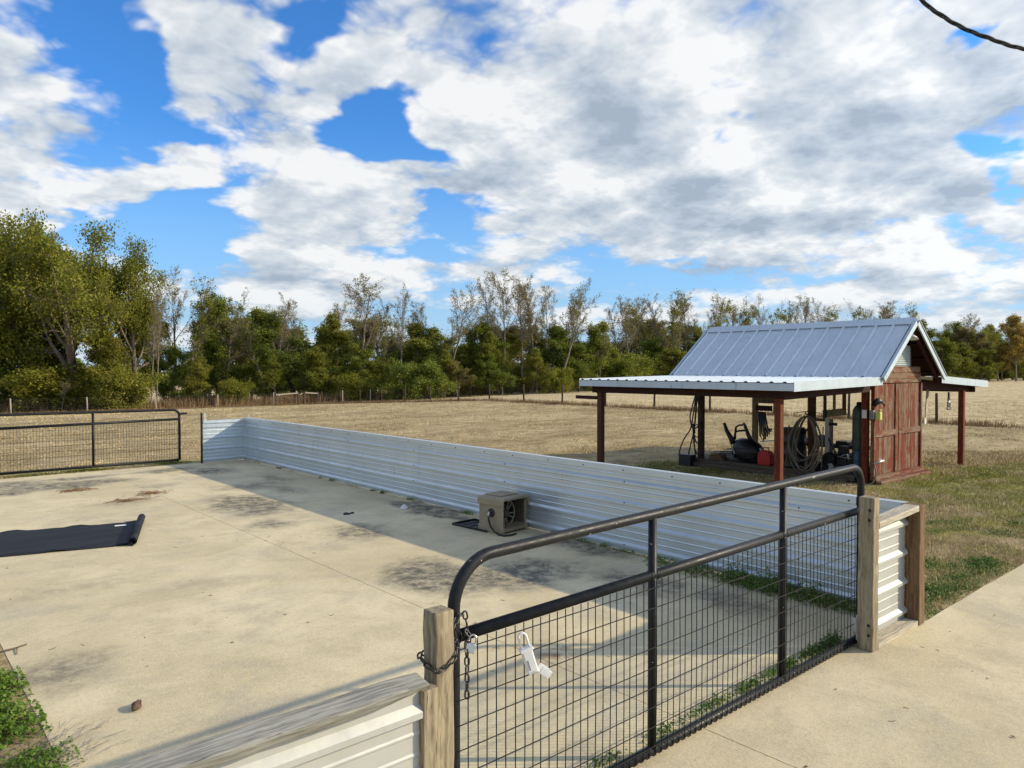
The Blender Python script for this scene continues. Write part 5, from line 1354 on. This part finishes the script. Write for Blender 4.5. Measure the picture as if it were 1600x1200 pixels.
# bare winter trees, several builds
BARE = [dict(len=.93, k=18, t0=.36, ang=(24, 46), L=.36), dict(len=.80, k=14, t0=.45, ang=(18, 40), L=.46), dict(len=.95, k=22, t0=.42, ang=(30, 60), L=.26), dict(len=.74, k=12, t0=.50, ang=(20, 46), L=.52)]
for i, q in enumerate(BARE):
    tree_kind(f'bare{i}', 100 + i, 12, dict(len=q['len'], r=.17, taper=.12, wander=.06, n=14),
        [dict(k=q['k'], t0=q['t0'], t1=.99, ang=q['ang'], len=q['L'], n=7, wander=.12, up=.07, sides=5, rf=.5, rmin=.022, shape=lambda z: 1.1 - .6 * z),
         dict(k=9, t0=.18, t1=1, ang=(25, 55), len=.45, n=5, wander=.16, up=.06, sides=3, rf=.55, rmin=.013),
         dict(k=10, t0=.12, t1=1, ang=(25, 60), len=.55, n=4, wander=.22, up=.04, sides=3, rf=.6, rmin=.0105)],
        'bark_pale', [('leaves', 'leaf_dry', .15, lambda lv, r: leaves_at(lv, 3, r, 2, .12, .22 if i != 2 else .1))], 'bare_tree')
# bare tree carrying clumps of green mistletoe and vine
for i in range(2):
    def clumps(lv, r, i=i):
        P = lv[2][0][:, -2]; P = P[r.choice(len(P), 16, False)]
        a_ = np.repeat(P, 60, 0); a_ = a_ + r.normal(0, .17, a_.shape)
        v = lv[0][0][0]; v = v[2:-2]; b_ = np.repeat(v, 110, 0); b_ = b_ + r.normal(0, .30, b_.shape) * np.array([1, 1, 1.4])
        q_ = leaves_at(lv, 2, r, 4, .28, .35)
        return np.concatenate([a_, b_, q_])
    q = BARE[i]
    tree_kind(f'vine{i}', 120 + i, 12, dict(len=q['len'], r=.17, taper=.12, wander=.07, n=14),
        [dict(k=q['k'] - 2, t0=q['t0'], t1=.99, ang=q['ang'], len=q['L'], n=7, wander=.13, up=.06, sides=5, rf=.5, rmin=.022, shape=lambda z: 1.1 - .6 * z),
         dict(k=9, t0=.18, t1=1, ang=(25, 58), len=.45, n=5, wander=.18, up=.05, sides=3, rf=.55, rmin=.013),
         dict(k=6, t0=.15, t1=1, ang=(25, 62), len=.50, n=4, wander=.22, up=.03, sides=3, rf=.6, rmin=.009)],
        'bark_pale', [('leaves', 'leaf_oak', .20, clumps)], 'vine_clad_tree')
# thin-leaved olive tree and yellow autumn tree
for i, mt in enumerate(('leaf_oak', 'leaf_autumn', 'leaf_dry')):
    tree_kind(f'thin{i}', 140 + i, 12, dict(len=.85, r=.17, taper=.15, wander=.06, n=12),
        [dict(k=17, t0=.22, t1=.99, ang=(30, 62), len=.42, n=6, wander=.13, up=.06, sides=4, rf=.5, rmin=.02, shape=lambda z: 1.15 - .7 * z),
         dict(k=8, t0=.2, t1=1, ang=(28, 60), len=.45, n=5, wander=.18, up=.03, sides=3, rf=.55, rmin=.012),
         dict(k=5, t0=.15, t1=1, ang=(25, 62), len=.50, n=3, wander=.2, up=.02, sides=3, rf=.6, rmin=.009)],
        'bark_pale', [('leaves', mt, .26, lambda lv, r: leaves_at(lv, 3, r, 13, .26, .85))], 'thin_leaved_tree')

GB = 'dense mixed trees of the wood behind the field'
T = [  # key, bearing, depth, top, label, wide
    ('bare2', 585, 84, 462, 'pale upright trunk just right of the widest bare crown', .8),
    ('bare0', 650, 88, 470, 'small bare crown between the slim pale tree and the round open crown', .8),
    ('bare2', 668, 86, 478, 'thin bare pole tree left of the round open crown', .7),
    ('bare2', 768, 87, 432, 'thin upright bare tree just left of the tallest one', .7),
    ('bare0', 826, 90, 440, 'bare tree with fine twigs between the tallest one and the narrow one', .7),
    ('vine0', 893, 92, 452, 'vine-clad tree just right of the forked bare tree', .7),
    ('bare2', 968, 112, 470, 'thin bare tree at the left end of the trees by the shed', .8),
    ('bare2', 1035, 114, 456, 'thin straight bare tree above the left lean-to', .8),
    ('bare2', 1060, 116, 458, 'second thin straight bare tree above the left lean-to', .8),
    ('bare2', 430, 82, 455, 'thin bare tree just right of the grey vine-clad one', .8),
    ('bare2', 352, 80, 470, 'pale thin trunk in front of the tall dark evergreen', .7),
    ('dense1', 490, 78, 545, 'olive evergreen just behind the fence right of the wooden gate', 1.1),
    ('dense2', 515, 80, 560, 'low dark evergreen left of the bush under the widest bare crown', 1.3),
    ('dense0', 575, 80, 535, 'round evergreen right below the widest bare crown', 1.2),
    ('thin0', 690, 80, 548, 'olive leafy shrub under the round open crown', 1.2),
    ('dense1', 735, 84, 540, 'mid-height olive evergreen right of the brown low shrub', 1.2),
    ('dense2', 780, 83, 552, 'low spreading evergreen under the tallest bare tree', 1.4),
    ('dense0', 905, 88, 540, 'broad evergreen in front of the narrow one by the forked bare tree', 1.3),
    ('dense1', 950, 98, 530, 'olive evergreen behind the broken stump', 1.2),
    ('bare0', 455, 88, 472, 'small grey bare crown above the broad dark evergreen', .9),
    ('bare1', 520, 90, 470, 'faint bare crown left of the widest reddish one', .9),
    ('bare0', 325, 90, 455, 'faint bare crown between the gap and the tall dark evergreen', 1.0),
    ('bare3', 390, 88, 480, 'low bare crown left of the grey vine-clad tree', 1.0),
    ('bare2', 730, 92, 480, 'faint slim bare tree left of the tallest one', 1.0),
    ('bare0', 855, 95, 445, 'thin bare tree close behind the forked one', .8),
    ('thin0', 225, 80, 470, 'light green thin-leaved tree leaning over the gap', .9),
    ('bare1', 1005, 116, 462, 'slender bare tree between the drooping vines and the vine-clad one', .8),
    ('oak0', 122, 72, 350, 'largest spreading oak, highest crown of the left group of trees', .80),
    ('oak1', 12, 76, 340, 'tall oak at the left edge of the view behind a bare twiggy top', .75),
    ('oak2', 170, 74, 378, 'oak right beside the largest spreading one, a little lower', .70),
    ('oak1', 212, 73, 425, 'lowest oak at the right end of the left group, beside the gap', .80),
    ('oak2', -75, 74, 350, 'oak just outside the left edge of the view', 1.0),
    ('oak2', 70, 78, 372, 'oak standing behind and left of the largest spreading oak', .75),
    ('oak0', 40, 74, 440, 'low broad oak in front of the tall one at the left edge', .9),
    ('bare2', 28, 73, 332, 'thin bare tree rising above the oak at the left edge', .8),
    ('bush1', 190, 70, 574, 'yellow-green rounded bush in front of the left oaks', 1.15),
    ('bush1', 120, 72, 566, 'large green bush under the largest spreading oak', 1.5),
    ('dense1', 160, 73, 520, 'leafy evergreen filling the space under the left oaks', 1.2),
    ('dense0', 40, 74, 500, 'dark evergreen in front of the oak at the left edge', 1.3),
    ('dense2', 275, 76, 545, 'low evergreen at the foot of the slim pale trunks', 1.0),
    ('dense1', 318, 75, 560, 'small olive evergreen at the foot of the tall vine-clad tree', 1.0),
    ('dense1', -20, 73, 520, 'leafy evergreen just outside the left edge', 1.3),
    ('thin0', 95, 74, 545, 'olive leafy shrub under the oaks beside the pale bare shrub', 1.3),
    ('bare3', 95, 69, 590, 'small pale bare shrub on the field edge under the left oaks', 1.0),
    ('bare2', 236, 71, 440, 'slim pale trunk standing in the gap right of the left oaks', .5),
    ('bare2', 246, 73, 452, 'second slim trunk right beside the pale one in the gap', .5),
    ('vine0', 290, 76, 428, 'tall vine-clad tree just right of the gap', .9),
    ('bare0', 270, 84, 415, 'bare twiggy crown showing behind the gap', .8),
    ('dense0', 340, 82, 468, 'tall dark evergreen left of the lone bare tree', .8),
    ('thin0', 360, 86, 475, 'thin-leaved tree behind the tall dark evergreen', .9),
    ('bush1', 365, 74, 592, 'small bright green bush on the field edge by the wooden gate', 1.0),
    ('vine1', 415, 79, 446, 'grey vine-clad tree above the wooden field gate', .8),
    ('thin0', 436, 76, 556, 'spreading green bush just above the wooden field gate', 1.2),
    ('dense2', 465, 84, 485, 'broad dark evergreen right of the wooden field gate', 1.25),
    ('thin0', 500, 84, 490, 'olive thin-leaved tree left of the spreading bare crown', 1.0),
    ('bare1', 560, 79, 430, 'bare tree with the widest reddish crown near the middle left', 1.0),
    ('vine1', 600, 81, 478, 'short leaning vine-clad tree right of the widest bare crown', .6),
    ('dense1', 535, 84, 520, 'evergreen behind the widest bare crown', 1.2),
    ('bush1', 548, 77, 584, 'bright bush under the widest bare crown', 1.3),
    ('thin0', 604, 77, 560, 'yellow-green bush right of the one under the widest bare crown', 1.0),
    ('bush0', 658, 77, 562, 'tall green bush in front of the slim pale bare tree', 1.0),
    ('bare2', 627, 82, 440, 'slim pale bare tree with a narrow crown', .75),
    ('bare3', 692, 82, 436, 'bare tree with pale lichen and a round open crown', .85),
    ('thin2', 715, 80, 565, 'brown low shrub at the foot of the round open crown', 1.4),
    ('dense0', 640, 86, 508, 'rounded evergreen behind the slim pale bare tree', 1.3),
    ('dense2', 745, 88, 508, 'dark evergreen right of the round open crown', 1.2),
    ('bare0', 785, 86, 418, 'tallest bare tree in the middle of the tree line', .85),
    ('bare1', 815, 88, 432, 'bare tree right behind the tallest one', .7),
    ('bare2', 838, 88, 428, 'narrow bare tree between the tallest one and the forked one', .7),
    ('bare3', 872, 86, 432, 'forked bare tree with a yellow clump near its top', .8),
    ('thin0', 765, 84, 520, 'leaning thin-leaved tree under the tallest bare tree', .9),
    ('dense1', 800, 88, 520, 'evergreen below the tallest bare tree', 1.2),
    ('thin0', 830, 84, 545, 'green bush below the narrow bare tree', 1.2),
    ('bush1', 872, 84, 574, 'bright green bush below the forked bare tree', 1.0),
    ('dense0', 860, 90, 512, 'dark evergreen behind the forked bare tree', 1.1),
    ('dense2', 905, 92, 505, 'narrow evergreen right of the forked bare tree', 1.0),
    ('bare3', 935, 92, 512, 'broken stump of a bare tree with splayed twigs', .8),
    ('thin2', 925, 94, 525, 'brown-leaved tree beside the broken stump', .9),
    ('bush1', 955, 94, 560, 'olive bush right of the broken stump', 1.4),
    ('bare1', 985, 108, 462, 'bare tree with drooping vines left of the shed roof', .8),
    ('vine1', 1020, 112, 455, 'vine-clad bare tree above the left lean-to', .85),
    ('vine0', 1048, 112, 454, 'straight vine-clad tree above the left lean-to roof', .7),
    ('bare1', 1072, 114, 455, 'bare tree left of the shed roof slope', .8),
    ('vine1', 1095, 114, 452, 'dark-vined tree touching the left end of the shed ridge', .8),
    ('bush1', 985, 104, 552, 'bright bush behind the left end of the lean-to', 1.4),
    ('dense1', 1045, 106, 545, 'broad olive bush behind the lean-to roof', 1.6),
    ('dense2', 1000, 114, 530, 'evergreen at the back left of the lean-to', 1.3),
    ('dense0', 1075, 116, 535, 'evergreen against the sloping left edge of the shed roof', 1.4),
    ('bush1', 1100, 108, 555, 'bush against the foot of the shed roof slope', 1.5)]
for key, px, dp, ty, lb, wd_ in T: plant(key, px, dp, ty, lb, 'bush' if key[:4] == 'bush' else 'tree', None, wd_)
rr = random.Random(5)
for i, px in enumerate(range(340, 1110, 42)):
    plant(('dense0', 'thin2', 'dense1', 'thin0', 'dense2')[i % 5], px + rr.uniform(-12, 12), (98 if px < 960 else 124) + rr.uniform(-3, 8), rr.uniform(500, 535), 'tree in the dense mixed back row of the wood', 'tree', GB, rr.uniform(1.1, 1.5))
ORD = 'first second third fourth fifth sixth seventh eighth ninth tenth eleventh twelfth thirteenth fourteenth fifteenth sixteenth seventeenth eighteenth'.split()
for i, px in enumerate(range(1118, 1440, 19)):
    k_ = ('bare0', 'vine1', 'bare1', 'vine0', 'bare3', 'vine1')[i % 6]
    plant(k_, px + rr.uniform(-5, 5), 138 + rr.uniform(-6, 12), rr.uniform(460, 482), f'{ORD[i]} bare treetop from the left along the shed ridge', 'tree', None, rr.uniform(.65, .9))
T2 = [
      ('dense1', 1465, 124, 530, 'leafy olive evergreen close behind the right lean-to', 1.3), ('dense1', 1500, 126, 538, 'low olive evergreen at the foot of the greyish tree at the right', 1.4), ('oak2', 1545, 136, 512, 'wide olive oak filling the middle of the right trees', .9),
      ('dense1', 1530, 126, 545, 'lower olive evergreen left of the yellow autumn trees', 1.3), ('oak1', 1490, 140, 503, 'wide olive oak right of the gable peak', .8), ('oak0', 1600, 140, 505, 'olive oak behind the yellow tree at the right edge', .8),('thin0', 1452, 135, 500, 'olive tree just right of the gable peak', 1.0), ('thin0', 1480, 132, 505, 'second olive tree right of the gable peak', 1.1), ('thin2', 1500, 130, 512, 'greyish thin-leaved tree right of the gable', 1.0),
      ('bare1', 1522, 140, 488, 'bare crown rising above the olive trees at the right', .9), ('thin2', 1535, 132, 520, 'greyish brown tree below the bare crown at the right', 1.0), ('thin0', 1560, 142, 508, 'olive tree between the bare crown and the yellow one', 1.1),
      ('thin1', 1588, 128, 492, 'yellow autumn tree at the right edge', 1.0), ('thin1', 1565, 130, 535, 'low yellow autumn tree left of the one at the right edge', 1.1), ('thin1', 1625, 130, 500, 'yellow autumn tree just beyond the right edge', 1.0),
      ('bare2', 1512, 127, 520, 'slim pale trunk in front of the right trees', .8)]
for key, px, dp, ty, lb, wd_ in T2: plant(key, px, dp, ty, lb, 'tree', None, wd_)
for i, px in enumerate(range(1440, 1760, 24)):
    plant(f'dense{(i + 1) % 3}', px + rr.uniform(-6, 6), 150 + rr.uniform(-4, 10), rr.uniform(528, 545), 'dark evergreen behind the olive and yellow trees at the right', 'tree', 'dark evergreens behind the right trees', rr.uniform(1.2, 1.7))
for i, px in enumerate(range(1650, 1800, 30)):
    plant(('thin0', 'thin2', 'bare1')[i % 3], px, 136, rr.uniform(490, 515), 'tree beyond the right edge of the view', 'tree', 'trees beyond the right edge', 1.0)

# far wood that reads as one mass
r = np.random.default_rng(77)
n = 46000
px = r.uniform(-900, 2600, n); dp = r.uniform(190, 260, n)
k = (px - 800) / FPX * dp
X_ = F.x * dp + R.x * k; Y_ = F.y * dp + R.y * k; Z_ = gz(X_, Y_)
hh = 5 + 1.6 * np.sin(px * .021) + 1.6 * np.sin(px * .063 + 1) + 1.2 * np.sin(px * .17)
c_ = np.stack([X_, Y_, Z_ + hh * r.uniform(0, 1, n) ** .8], -1)
me_ = np_mesh('distant_woods', leaf_quads(c_, 1.9, r, .2), np.arange(n * 4).reshape(-1, 4), M['leaf_dark'])
tag(link_mesh('distant_woods', me_, (0, 0, 0)), 'far wood closing the horizon behind all the trees', 'woods', None, 'stuff')
